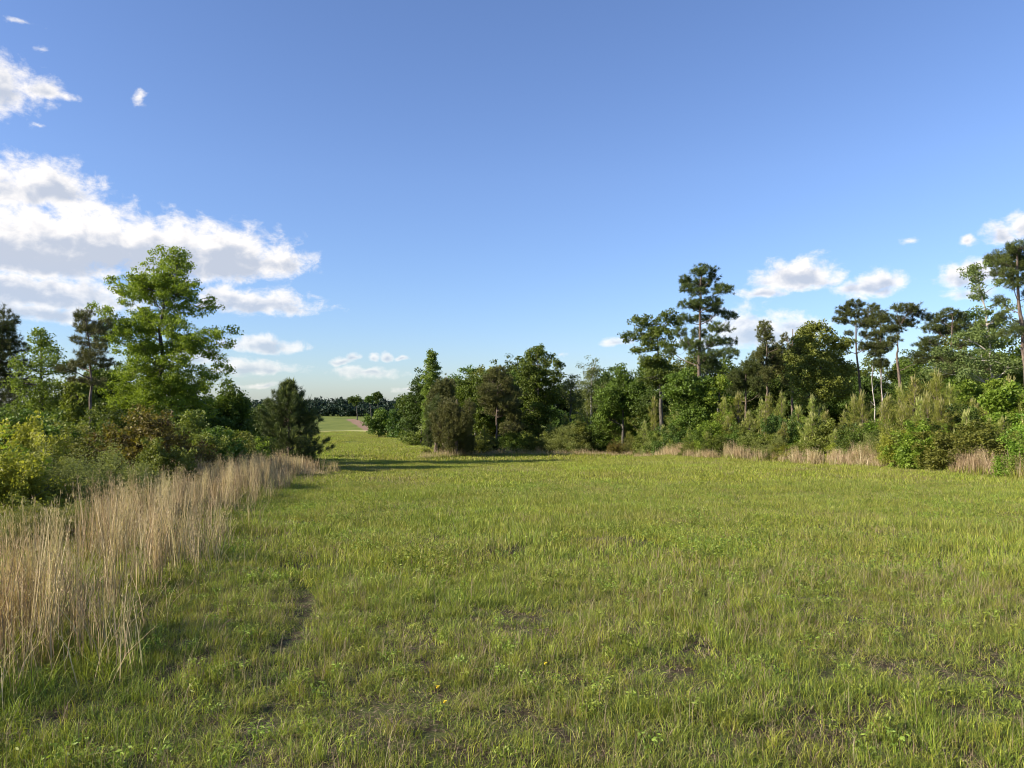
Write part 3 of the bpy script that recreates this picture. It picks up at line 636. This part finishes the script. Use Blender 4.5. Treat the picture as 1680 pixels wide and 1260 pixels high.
# --- right group, from the far left of it to the frame edge
PL = []
def pine(label, d, trunk, lobes, seed, mat="pine", r0=.2, k=3.3, cr=.26, nl=26, ls=.11, deep=.7):
    lobed_tree('pine_tree', 'tree', label, d, trunk, lobes, mat, needle=True, bark='pbark', r0=r0, k=k, cr=cr, nl=nl, ls=ls, seed=seed, deep=deep)
def broad(label, d, px, py, rx, ry, mat, n, seed, k=1.5, cr=.42, nl=26, ls=.13, r0=.16, name='broadleaf_tree', bark='bark', s=.42):
    lobed_tree(name, 'tree', label, d, [(px, py + ry + 30), (px, py + ry * .3), (px + 2, py - ry * .7)], env(px, py, rx, ry, n, seed, s), mat, k=k, cr=cr, nl=nl, ls=ls, seed=seed, r0=r0, bark=bark)
broad('dark rounded tree at the left tip of the far right wood', 122, 622, 695, 20, 27, 'mid', 10, 31, cr=.6, ls=.2)
broad('dark bushy tree second from the left tip of the far right wood', 116, 652, 698, 18, 28, 'dark', 9, 32, cr=.6, ls=.2)
broad('dark tree leading up to the pale poplar', 108, 682, 692, 24, 34, 'dark', 10, 33, cr=.55, ls=.18)
broad('low olive tree beside the field left of the brownish pines', 92, 690, 722, 26, 22, 'olive', 10, 34, cr=.45)
lobed_tree('poplar_tree', 'tree', 'slim pale green poplar rising above the left end of the wood', 84, [(706, 740), (708, 660), (709, 585)],
  [(709, 584, 7, 9), (706, 598, 9, 9), (714, 606, 9, 10), (704, 618, 10, 9), (713, 628, 11, 11), (703, 642, 11, 11), (712, 655, 12, 12), (702, 668, 11, 12), (705, 685, 12, 14)], 'light', k=1.7, cr=.3, nl=24, ls=.11, seed=35, r0=.1)
pine('brownish pine in front of the pale poplar', 80, [(728, 760), (730, 680), (733, 618)], env(733, 668, 26, 52, 18, 36, .36), 36, 'pine_brown')
pine('brownish pine reaching the ground at the field corner', 70, [(748, 757), (748, 700), (750, 655)], env(748, 700, 36, 50, 22, 37, .34), 37, 'pine_brown')
pine('dark pine to the left of the wide green crown', 74, [(715, 752), (716, 700), (716, 650)], env(716, 690, 22, 44, 14, 38, .36), 38, 'pine')
broad('wide dense green tree with a level top in the middle wood', 92, 780, 655, 40, 50, 'mid', 20, 39, cr=.5, ls=.15)
broad('dense green tree right behind the twin trunked pine', 94, 825, 650, 38, 50, 'mid', 20, 40, cr=.5, ls=.15)
pine('twin trunked brownish pine in the middle of the wood', 76, [(815, 755), (815, 680), (818, 615)], [(818, 610, 14, 8), (806, 622, 14, 8), (830, 624, 14, 8), (800, 640, 16, 9), (822, 640, 20, 10), (842, 645, 14, 9), (805, 658, 20, 9), (834, 662, 20, 9), (820, 674, 24, 8), (845, 680, 16, 8), (843, 700, 18, 9)], 41, 'pine_brown', r0=.13)
lobed_tree('broadleaf_tree', 'tree', 'tall rich green tree with a knobbly top in the middle wood', 80, [(882, 755), (882, 690), (884, 600)],
  [(880, 582, 18, 9), (865, 592, 12, 8), (896, 592, 14, 9), (912, 602, 12, 8), (860, 606, 14, 9), (882, 606, 24, 11), (906, 618, 18, 10), (868, 625, 20, 12), (892, 632, 22, 12), (862, 646, 16, 11), (884, 655, 24, 12), (905, 645, 14, 10), (870, 672, 20, 12), (892, 680, 20, 12), (868, 695, 18, 12), (882, 712, 24, 12)], 'mid', k=1.7, cr=.42, ls=.13, seed=42, r0=.2)
broad('wispy grey green tree right of the knobbly green tree', 82, 936, 655, 26, 46, 'wispy', 16, 43, k=.8, cr=.4, nl=20, ls=.09, s=.3)
broad('wispy grey green tree with a pointed top, the taller of the two', 78, 970, 640, 26, 52, 'wispy', 18, 44, k=.9, cr=.4, nl=20, ls=.09, s=.3, bark='pale')
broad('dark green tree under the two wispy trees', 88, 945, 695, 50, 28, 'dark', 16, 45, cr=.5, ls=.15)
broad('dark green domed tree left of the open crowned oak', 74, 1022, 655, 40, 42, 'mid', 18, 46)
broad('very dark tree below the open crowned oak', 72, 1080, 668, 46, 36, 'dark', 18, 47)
lobed_tree('oak_tree', 'tree', 'open crowned oak leaning left beside the tallest middle pine', 66, [(1085, 760), (1084, 660), (1082, 600), (1078, 550)],
  [(1092, 518, 16, 6), (1045, 528, 14, 7), (1070, 526, 18, 7), (1100, 530, 14, 7), (1032, 552, 14, 6), (1058, 545, 20, 8), (1085, 548, 20, 10), (1042, 574, 12, 6), (1068, 568, 18, 8), (1092, 572, 16, 10), (1062, 592, 18, 9), (1085, 600, 22, 13), (1072, 618, 26, 13), (1098, 625, 20, 14)], 'mid', k=1.5, cr=.36, ls=.12, seed=48, r0=.2)
pine('tallest pine in the middle of the right wood, bare pale trunk below', 60, [(1146, 770), (1147, 640), (1149, 540), (1151, 450)],
  [(1152, 446, 16, 7), (1138, 452, 12, 6), (1122, 458, 10, 6), (1168, 458, 12, 6), (1150, 462, 26, 7), (1190, 468, 12, 6), (1122, 476, 12, 6), (1140, 482, 16, 6), (1176, 480, 16, 6), (1132, 498, 18, 6), (1165, 498, 18, 7), (1196, 518, 14, 6), (1178, 510, 12, 6), (1128, 522, 14, 7), (1160, 520, 16, 6), (1120, 545, 12, 8),
   (1180, 538, 18, 7), (1150, 545, 14, 7), (1200, 560, 14, 6), (1172, 560, 18, 8), (1130, 562, 14, 7), (1110, 575, 10, 5), (1190, 580, 20, 7), (1160, 582, 20, 9), (1175, 600, 18, 8)], 49, 'pine', r0=.2)
broad('green leafy tree wrapped round the foot of the tallest middle pine', 58, 1135, 650, 45, 48, 'mid', 22, 50, cr=.38, ls=.12)
broad('bright green leafy tree right of the tallest middle pine trunk', 57, 1178, 655, 38, 40, 'bright', 12, 51, cr=.34, ls=.11, k=1.2)
pine('grey dark pine, left of the pair before the low cloud', 78, [(1258, 760), (1257, 650), (1258, 545)], env(1256, 585, 30, 48, 18, 52, .32), 52, 'pine_brown')
pine('grey dark pine, right of the pair before the low cloud', 80, [(1300, 760), (1300, 650), (1300, 540)], env(1300, 582, 32, 50, 18, 53, .32), 53, 'pine_brown')
pine('low dark pine just right of the tallest middle pine', 74, [(1220, 760), (1222, 690), (1224, 610)], env(1224, 630, 30, 34, 16, 54, .36), 54, 'pine')
lobed_tree('vine_covered_tree', 'tree', 'olive vine covered tree with bare limbs poking out', 64, [(1345, 780), (1345, 680), (1343, 600)],
  [(1335, 545, 20, 9), (1355, 552, 18, 9), (1320, 560, 18, 10), (1375, 566, 16, 10), (1342, 572, 28, 12), (1312, 588, 20, 14), (1370, 590, 24, 13), (1335, 602, 30, 14), (1390, 610, 16, 14), (1305, 620, 22, 15), (1350, 630, 32, 15), (1385, 640, 22, 14), (1320, 650, 32, 15)], 'olive', k=1.7, cr=.4, ls=.13, seed=55)
broad('dark broad tree behind the two flat topped pines', 76, 1425, 655, 60, 36, 'dark', 20, 56)
pine('tall pine with a small round crown, first of the flat topped pines', 66, [(1416, 770), (1412, 640), (1405, 570), (1405, 500)],
  [(1405, 498, 16, 6), (1388, 508, 12, 6), (1422, 508, 12, 6), (1404, 514, 22, 6), (1382, 524, 12, 5), (1428, 524, 10, 6), (1405, 532, 16, 5), (1384, 548, 8, 3), (1425, 548, 10, 4), (1390, 566, 10, 4), (1425, 570, 12, 5)], 57, 'pine', r0=.15)
pine('slim pine squeezed between the two flat topped pines', 70, [(1446, 770), (1446, 640), (1444, 530)],
  [(1444, 520, 14, 6), (1434, 534, 14, 6), (1454, 540, 10, 6), (1440, 552, 16, 6), (1450, 568, 16, 6), (1436, 580, 14, 6), (1448, 596, 16, 6)], 58, 'pine', r0=.12)
pine('flat topped pine with spreading forked limbs, clear of its neighbours', 62, [(1477, 770), (1475, 640), (1474, 590), (1476, 560)],
  [(1478, 507, 22, 6), (1455, 514, 12, 6), (1498, 513, 14, 6), (1512, 522, 8, 5), (1446, 526, 12, 5), (1470, 524, 20, 6), (1495, 530, 14, 5), (1455, 540, 12, 5), (1462, 556, 12, 5), (1482, 540, 10, 4), (1500, 594, 7, 3)], 59, 'pine', r0=.2, deep=.5)
pine('dark spreading pine, left of the right edge giants', 60, [(1555, 770), (1556, 640), (1562, 520)],
  [(1565, 512, 16, 6), (1548, 522, 18, 7), (1582, 520, 16, 7), (1532, 538, 16, 6), (1565, 540, 24, 8), (1600, 535, 16, 8), (1520, 560, 14, 6), (1545, 564, 22, 8), (1585, 560, 24, 9), (1530, 585, 20, 8), (1570, 590, 30, 10), (1545, 612, 30, 12), (1600, 600, 20, 12)], 60, 'pine', r0=.17)
lobed_tree('broadleaf_tree', 'tree', 'airy light green tree with a pale trunk before the right edge pine', 50, [(1632, 780), (1628, 640), (1620, 540), (1604, 440)],
  [(1592, 440, 12, 7), (1610, 438, 10, 7), (1590, 455, 12, 7), (1608, 458, 14, 8), (1625, 470, 12, 7), (1600, 474, 14, 8), (1618, 488, 14, 9), (1632, 505, 14, 9), (1608, 508, 14, 8), (1645, 530, 14, 9), (1620, 535, 22, 10), (1590, 555, 26, 10), (1560, 575, 22, 9), (1630, 565, 26, 11), (1595, 590, 34, 12), (1550, 605, 26, 10), (1640, 600, 26, 12), (1610, 620, 36, 13)], 'wispy', k=1.15, cr=.32, nl=24, ls=.10, seed=61, r0=.13, bark='pale')
pine('giant pine with a bare branching trunk on the right picture edge', 46, [(1690, 800), (1684, 640), (1676, 560), (1670, 500), (1668, 420)],
  [(1665, 408, 22, 7), (1648, 418, 16, 7), (1685, 412, 18, 8), (1668, 424, 26, 8), (1640, 432, 12, 6), (1690, 435, 18, 9), (1660, 442, 22, 8), (1640, 452, 12, 6), (1680, 458, 20, 9), (1652, 468, 14, 7), (1690, 485, 14, 9), (1650, 492, 12, 6), (1640, 520, 12, 6), (1655, 545, 14, 8), (1695, 530, 14, 10)], 62, 'pine', r0=.24, deep=.6)
broad('green tree filling the gap below the airy light tree', 52, 1600, 645, 50, 36, 'mid', 18, 63, cr=.38, ls=.12)
broad('green tree low at the right picture edge under the giant pine', 50, 1690, 620, 40, 45, 'mid', 16, 64, cr=.38, ls=.12)
broad('dark tree behind the vine covered tree', 84, 1350, 650, 50, 40, 'dark', 16, 65)
broad('dark tree filling between the grey pair and the leafy bright tree', 86, 1255, 660, 52, 34, 'dark', 16, 66)
broad('dark tree filling behind the spreading pine', 80, 1520, 655, 50, 32, 'dark', 14, 67)

rr_ = np.random.default_rng(77)
REAR = [(702, 'behind the poplar', 632), (745, 'behind the corner pine', 622), (790, 'behind the level topped tree', 612), (850, 'between twin trunked pine and knobbly tree', 612), (915, 'right behind the knobbly tree', 640), (950, 'between the wispy trees', 650), (1000, 'left of the domed tree', 625),
        (1045, 'behind the domed tree', 618), (1110, 'behind the open crowned oak', 600), (1165, 'behind the tallest middle pine', 600), (1215, 'right of the tallest middle pine', 604), (1270, 'behind the grey pair of pines', 585), (1330, 'left of the vine covered tree', 585), (1390, 'behind the vine covered tree', 592), (1430, 'left behind the flat topped pines', 588), (1470, 'behind the flat topped pines', 596), (1510, 'right of the flat topped pines', 585), (1560, 'behind the dark spreading pine', 562), (1610, 'behind the airy light tree', 545), (1660, 'behind the giant edge pine', 560)]
for j, (px, w_, tp_) in enumerate(REAR):
    dd = 98 + rr_.uniform(-6, 10) - max(0, px - 1200) * .06; tp_ -= 12; hh = (725 - tp_) / 2
    broad('dark rear tree ' + w_, dd, px, tp_ + hh, 42, hh, ['dark', 'mid', 'olive'][j % 3], 20, 500 + j, cr=.55, ls=.17, k=1.2, s=.36)
broad('full bright green tree low at the right edge above the sedge', 35, 1652, 680, 36, 52, 'bright', 22, 640, cr=.3, ls=.11, k=1.3, s=.36)
broad('bright green tree behind the candles under the airy light tree', 44, 1600, 660, 40, 40, 'bright', 18, 641, cr=.34, ls=.11, k=1.3, s=.36)
broad('green tree in the thicket under the dark spreading pine', 50, 1500, 675, 40, 34, 'mid', 16, 642, cr=.36, ls=.12, k=1.3, s=.36)
# dead snags
for px, py0, px1, py1, d, lb in ((1441, 650, 1432, 600, 58, 'bleached leaning dead snag under the flat topped pines'), (1448, 648, 1446, 616, 57, 'short broken brown stub beside the leaning snag')):
    a = G(px, d); b = P(px1, py1, d); r = thing('dead_snag', a, lb, 'dead tree'); o = a.copy()
    pp = [(curve(a - [0, 0, .1], b, .05, 8, rng=R), np.linspace(.075, .02, 8))]
    m_ = pp[0][0][5]; pp.append((curve(m_, m_ + [.35, .1, .5], .1, 4), np.linspace(.03, .008, 4))); pp.append((curve(pp[0][0][4], pp[0][0][4] + [-.3, .1, .35], .1, 4), np.linspace(.025, .006, 4)))
    tv, tf = tubes(pp, 6); link('trunk', mesh('trunk', tv - o, tf, None, (M['pale'],), smooth=True), r)

# --- shrubs
def shrub(seed, n=22, cr=.2, nl=70, ls=.042, flat=.8, h=1.0, w=.62, stems=9):
    rng = np.random.default_rng(seed); k = n * 9; B = 2.2; h *= B; w *= B; cr *= 1.5
    u = unit(rng.normal(size=(k, 3))) * rng.uniform(.45, 1, (k, 1)); u[:, 2] = np.abs(u[:, 2]) * 1.0 
    lump = 1 + .28 * np.sin(u[:, :1] * 5 + seed) * np.cos(u[:, 1:2] * 4 + seed * 2)
    C = u * lump * [w, w, h * .82]; C[:, 2] = np.clip(C[:, 2] + rng.uniform(0, .25, k), .06, None)
    k2 = k // 6; s = C[rng.permutation(k)[:k2]] * [1.05, 1.05, 1.0] + [0, 0, .22]; C = np.concatenate([C, s])
    V, f, v = leaves(C, nl, [cr * .7, cr * .7, cr * flat * .7], ls, np.clip(rng.random(len(C)), 0, 1), rng=rng)
    pp = []
    for j in range(stems):
        e = C[rng.integers(0, k)]; pp.append((curve([rng.normal() * .05, rng.normal() * .05, -.05], e, .2, 7, rng=rng), np.linspace(.022, .006, 7)))
        for q in range(4): e2 = C[rng.integers(0, k)]; pp.append((curve(pp[-1 - q][0][3], e2, .2, 4, rng=rng), np.linspace(.007, .002, 4)))
    tv, tf = tubes(pp, 4)
    return mesh('stem', tv, tf, None, (M['bark'],)), mesh('crown', V, f, v, (M['mid'],))
SH = [shrub(70 + i, n=24 + 3 * i, ls=(.036, .042, .050, .038)[i]) for i in range(4)]
SHF = [shrub(80 + i, n=26, nl=110, ls=.022, cr=.24) for i in range(2)]      # fine leaved
# left bushes: px, d, height m, width factor, material, variants, label
for i, q in enumerate([
  (5, 13, 1.7, 1.0, 'yellow', 0, 'sunlit yellow green bush at the left picture edge'),
  (-35, 10.8, .6, 1.6, 'fine', 3, 'low pale weedy bush in the sedge at the left picture edge'),
  (48, 11.5, .65, 1.6, 'fine', 2, 'low pale weedy bush between the sedge and the yellow edge bush'),
  (125, 12.5, .7, 1.6, 'fine', 3, 'low weedy bush in the dark gap behind the near sedge'),
  (22, 16, 2.2, .8, 'yellow', 1, 'tall yellow green bush just behind the one at the left edge'),
  (-40, 14, 1.9, 1.0, 'bright', 1, 'bright green bush cut off by the left picture edge'),
  (72, 14.5, 1.45, 1.2, 'fine', 2, 'low fine leaved olive bush beside the yellow green edge bush'),
  (130, 14.5, 1.4, 1.3, 'fine', 3, 'wide fine leaved olive bush behind the darkest gap in the sedge'),
  (185, 16, 1.45, 1.2, 'fine', 2, 'fine leaved olive bush at the left foot of the reddish bush'),
  (95, 21, 1.9, 1.1, 'olive', 0, 'olive bush in the second row left of the thin pine trunk'),
  (60, 24, 2.3, 1.1, 'mid', 2, 'dark green bush in the third row near the left edge'),
  (160, 24, 2.1, .9, 'olive', 1, 'olive bush at the base of the thin pine trunk'),
  (0, 24, 2.6, 1.0, 'mid', 0, 'green bush behind the yellow ones at the left edge'),
  (120, 28, 2.6, 1.2, 'olive', 1, 'olive and green bush beneath the pale sapling'),
  (238, 22, 2.5, 1.0, 'red', 3, 'big reddish and olive bush, the darkest bush behind the sedge'),
  (285, 23.5, 2.0, .9, 'red', 0, 'reddish brown bush hugging the right side of the big reddish one'),
  (265, 19, 1.5, .9, 'olive', 2, 'small olive bush in front of the reddish bush among stalks'),
  (318, 27, 2.0, 1.0, 'olive', 1, 'olive green bush right of the reddish pair'),
  (350, 29, 1.9, 1.2, 'mid', 2, 'green bush below the round topped tree'),
  (385, 32, 2.0, 1.1, 'olive', 3, 'olive bush left of the cone shaped pine'),
  (418, 36, 2.1, 1.0, 'bright', 0, 'small bright green bush touching the cone shaped pine'),
  (405, 42, 2.6, 1.0, 'mid', 1, 'green bush behind and left of the cone shaped pine'),
  (500, 52, 1.3, 1.3, 'mid', 0, 'low green bush under the right side of the cone shaped pine'),
  (205, 30, 2.9, 1.1, 'mid', 3, 'dark green bush behind the reddish bush'),
  (300, 34, 3.0, 1.1, 'olive', 2, 'tall olive bush behind and right of the reddish bush'),
  (350, 38, 3.0, 1.0, 'mid', 1, 'tall green bush under the right side of the oak'),
  (30, 32, 3.0, 1.2, 'mid', 3, 'dark tall bush under the edge pine'),
  (255, 38, 3.2, 1.3, 'dark', 0, 'dark tall bush directly under the oak')]):
    px, d, h, wf, mt, vi, lb = q
    ms = SHF[vi - 2] if mt == 'fine' else SH[vi]
    place('bush', lb, 'bush', G(px, d), ms, SN, h / 2.2, R.uniform(0, 6.28), 'bushes behind the left sedge', mt, wf)

# young pines
YP = [young_pine(4.0, 90 + i, width=(.34, .28, .42, .33, .36, .30)[i], nb=(5, 4, 6, 5, 4, 6)[i], tn=16, cand=(1, .5, .9, .25, .6, .1)[i], sweep=(.3, .45, .2, .35, .25, .4)[i], angle=((30, 65), (38, 70), (18, 60), (30, 65), (25, 70), (35, 60))[i]) for i in range(6)]
LM = [(-1e9, 770, 'left of the twin trunked pine'), (770, 900, 'by the twin trunked pine'), (900, 1000, 'below the wispy trees'), (1000, 1110, 'below the open crowned oak'),
      (1110, 1200, 'by the tallest middle pine'), (1200, 1300, 'below the grey pair of pines'), (1300, 1400, 'below the vine covered tree'),
      (1400, 1500, 'below the flat topped pines'), (1500, 1600, 'below the dark spreading pine'), (1600, 1660, 'below the airy light tree'), (1660, 1e9, 'at the right picture edge')]
ORD = ['leftmost'] + ['%s from left' % q for q in 'second third fourth fifth sixth seventh eighth ninth'.split()]
PEND = []     # (kindword, px, fn)
def queue(desc, px, fn): PEND.append((desc, px, fn))
rg = np.random.default_rng(44)
tp_x = [600, 700, 800, 900, 960, 1050, 1150, 1240, 1310, 1360, 1430, 1490, 1560, 1600, 1680, 1760]
tp_y = [722, 715, 705, 690, 668, 664, 664, 650, 656, 668, 655, 640, 618, 650, 640, 640]
def topy(px): return float(np.interp(px, tp_x, tp_y))
def edge_d(px):
    ps = np.array([840 + F * a / b for a, b in zip(_ex, _ey)]); o = np.argsort(ps)
    if px >= 1020: return float(np.interp(px, ps[o], _ey[o]))
    return float(np.interp(px, [600, 690, 760, 860, 1020], [95, 72, 71, 74, _ey[-1]]))
print('edge d', [(p, round(edge_d(p), 1)) for p in (700, 900, 1020, 1150, 1300, 1500, 1680)])
def yp(px, back, extra, desc, grp='young pines with candles in the right thicket'):
    d = edge_d(px) + back; b = G(px, d); h = P(px, topy(px) + extra, d)[2] - b[2]; i_ = rg.integers(0, 6); rz = rg.uniform(0, 6.28)
    sxy = rg.uniform(.9, 1.25) * max(1, 3.2 / max(h, .5)) ** .35
    queue(desc, px, lambda lb: place('young_pine', lb, 'young pine', b, YP[i_], PN, h / 4.15, rz, grp, None, sxy))
def bs(px, back, top, mt, desc, wf=None):
    d = edge_d(px) + back; b = G(px, d); h = max(.6, P(px, top, d)[2] - b[2]); vi = rg.integers(0, 4); rz = rg.uniform(0, 6.28)
    w_ = wf or rg.uniform(.9, 1.4) * (2.2 / max(h, 1.2)) ** .5
    ms = SHF[vi % 2] if mt == 'fine' else SH[vi]
    queue(desc, px, lambda lb: place('bush', lb, 'bush', b, ms, SN, h / 2.2, rz, 'bushes in the right thicket', mt, w_))
for px in np.arange(985, 1745, 23): yp(px + rg.normal() * 6, 4.5 + rg.uniform(0, 2), rg.uniform(-14, 20), 'tall pale candled young pine')
for px in np.arange(975, 1745, 31): yp(px + rg.normal() * 8, 2.2 + rg.uniform(0, 1), rg.uniform(20, 48), 'short front young pine')
cyc = ['mid', 'olive', 'bright', 'olive', 'fine', 'yellow', 'olive', 'mid', 'fine', 'olive']
nmz = dict(mid='green', olive='olive', bright='bright green', fine='fine leaved pale olive', yellow='yellow speckled', dark='dark', red='reddish brown')
for j, px in enumerate(np.arange(990, 1745, 20)):
    mt = cyc[(j * 7) % 10]
    if px > 1570: mt = ['bright', 'olive', 'mid', 'olive'][j % 4]
    if 1335 < px < 1400: mt = ['yellow', 'olive'][j % 2]
    bs(px + rg.normal() * 5, 1.3 + rg.uniform(0, 1.6), max(692, topy(px) + rg.uniform(38, 72)), mt, 'low front %s bush' % nmz[mt])
for j, px in enumerate(np.arange(1000, 1745, 30)):
    mt = ['mid', 'bright', 'olive', 'mid', 'dark'][j % 5]
    if px > 1600: mt = 'bright'
    bs(px + rg.normal() * 5, 3.4 + rg.uniform(0, 2.), max(668, topy(px) + rg.uniform(16, 40)), mt, 'high %s bush' % nmz[mt])
for j, px in enumerate(np.arange(700, 990, 21)):
    bs(px + rg.normal() * 4, 1.5 + rg.uniform(0, 2.5), topy(px) + rg.uniform(4, 22), ['olive', 'mid', 'olive', 'fine', 'olive', 'fine'][j % 6], 'low %s edge bush' % nmz[['olive', 'mid', 'olive', 'fine', 'olive', 'fine'][j % 6]], rg.uniform(1., 1.5))
for px in np.arange(800, 990, 21): yp(px + rg.normal() * 5, 4 + rg.uniform(0, 2), rg.uniform(-8, 8), 'small far young pine')
bs(1010, -1.2, 722, 'red', 'dark brown twiggy bush at the shadow line end', 1.1)
PEND.sort(key=lambda t: t[1])
cnt = {}; 
def seg(px):
    for a, b, s_ in LM:
        if a <= px < b: return s_
tot = {}
for dsc, px, fn in PEND: tot[(dsc, seg(px))] = tot.get((dsc, seg(px)), 0) + 1
for dsc, px, fn in PEND:
    key = (dsc, seg(px)); i_ = cnt.get(key, 0); cnt[key] = i_ + 1
    if tot[key] == 1: lb = dsc + ' ' + key[1]
    else: lb = dsc + ' ' + key[1] + ', ' + ('rightmost' if i_ == tot[key] - 1 else ORD[i_])
    fn(lb)

# --- far woods on the rise, one mass, and the few trees that stand above it
rw = np.random.default_rng(9)
Cs, Ss = [], []
for j in range(520):
    px = rw.uniform(330, 1000); d = rw.choice([rw.uniform(420, 470), rw.uniform(470, 640)]); b = G(px, d)
    top = 657 + rw.normal() * 2.2 - 3 * (rw.random() < .12) + (8 if d < 450 else 0) + max(0, (px - 700)) * .01
    H_ = max(6, P(px, top, d)[2] - b[2]); r = rw.uniform(3, 5.5)
    u = unit(rw.normal(size=(26, 3))) * rw.uniform(.5, 1, (26, 1)); Cs.append(b + [0, 0, H_ * .52] + u * [r, r, H_ * .5])
Cs = np.concatenate(Cs)
V, f, v = leaves(Cs, 12, 1.4, .62, rng=rw)
tag(link('far_woods', mesh('far_woods', V, f, v, (M['far'],))), 'dark blue green wooded ridge closing off the view', 'woods', kind='stuff')
for px, py, rx, ry, d, lb in ((583, 655, 8, 8, 330, 'lone far pine on a tall bare trunk above the ridge'), (606, 655, 6, 6, 340, 'small far pine crown, left of the far pair'), (619, 654, 8, 8, 345, 'larger far pine crown, right of the far pair'), (656, 662, 8, 7, 300, 'far round tree just above the ridge line')):
    lobed_tree('far_pine' if 'pine' in lb else 'far_tree', 'tree', lb, d, [(px + 3, 700), (px + 3, 680), (px, 655)], env(px, py, rx, ry, 7, int(px), .45), 'dark', k=1.4, cr=1.0, nl=22, ls=.4, seed=int(px), r0=.3)
for j, (px, top, d, lb) in enumerate(((618, 688, 205, 'small dark tree nearest the far dirt bank'), (631, 684, 200, 'dark tree just right of the one nearest the dirt bank'), (644, 682, 195, 'third dark tree right of the far dirt bank'), (540, 690, 150, 'small shrub by the left far field edge'))):
    if j == 3: continue
    lobed_tree('far_tree', 'tree', lb, d, [(px, 705), (px, 698), (px, top)], env(px, top + 12, 9, 12, 8, j + 300, .5), 'dark', k=1.3, cr=.8, nl=22, ls=.35, seed=j + 300, r0=.2)

# small yellow flowers in the grass
def flower():
    V, f, v = leaves(np.array([[0, 0, .16]]), 7, .012, .012, up=3, aspect=.8)
    sv, sf = tubes([(np.array([[0, 0, 0], [.003, 0, .08], [0, 0, .16]]), np.array([.0015, .0015, .001]))], 4)
    mm = bpy.data.materials.new('yellow_petal'); mm.use_nodes = True; mm.node_tree.nodes['Principled BSDF'].inputs['Base Color'].default_value = (.8, .62, .03, 1)
    return mesh('stem', sv, sf, np.zeros(len(sv)), (M['grass'],)), mesh('petals', V, f, v, (mm,))
FL = flower()
for px, py, lb in ((895, 1129, 'yellow wildflower in the lower middle of the meadow'), (718, 1188, 'yellow wildflower left of and below the middle one'), (730, 1220, 'lowest yellow wildflower in the meadow')):
    b = Gpx(px, py); r = thing('wildflower', b, lb, 'flower', 'yellow wildflowers in the meadow'); r.scale = (.75, .75, .95)
    for nm, me in zip(('stem', 'petals'), FL): link(nm, me, r)
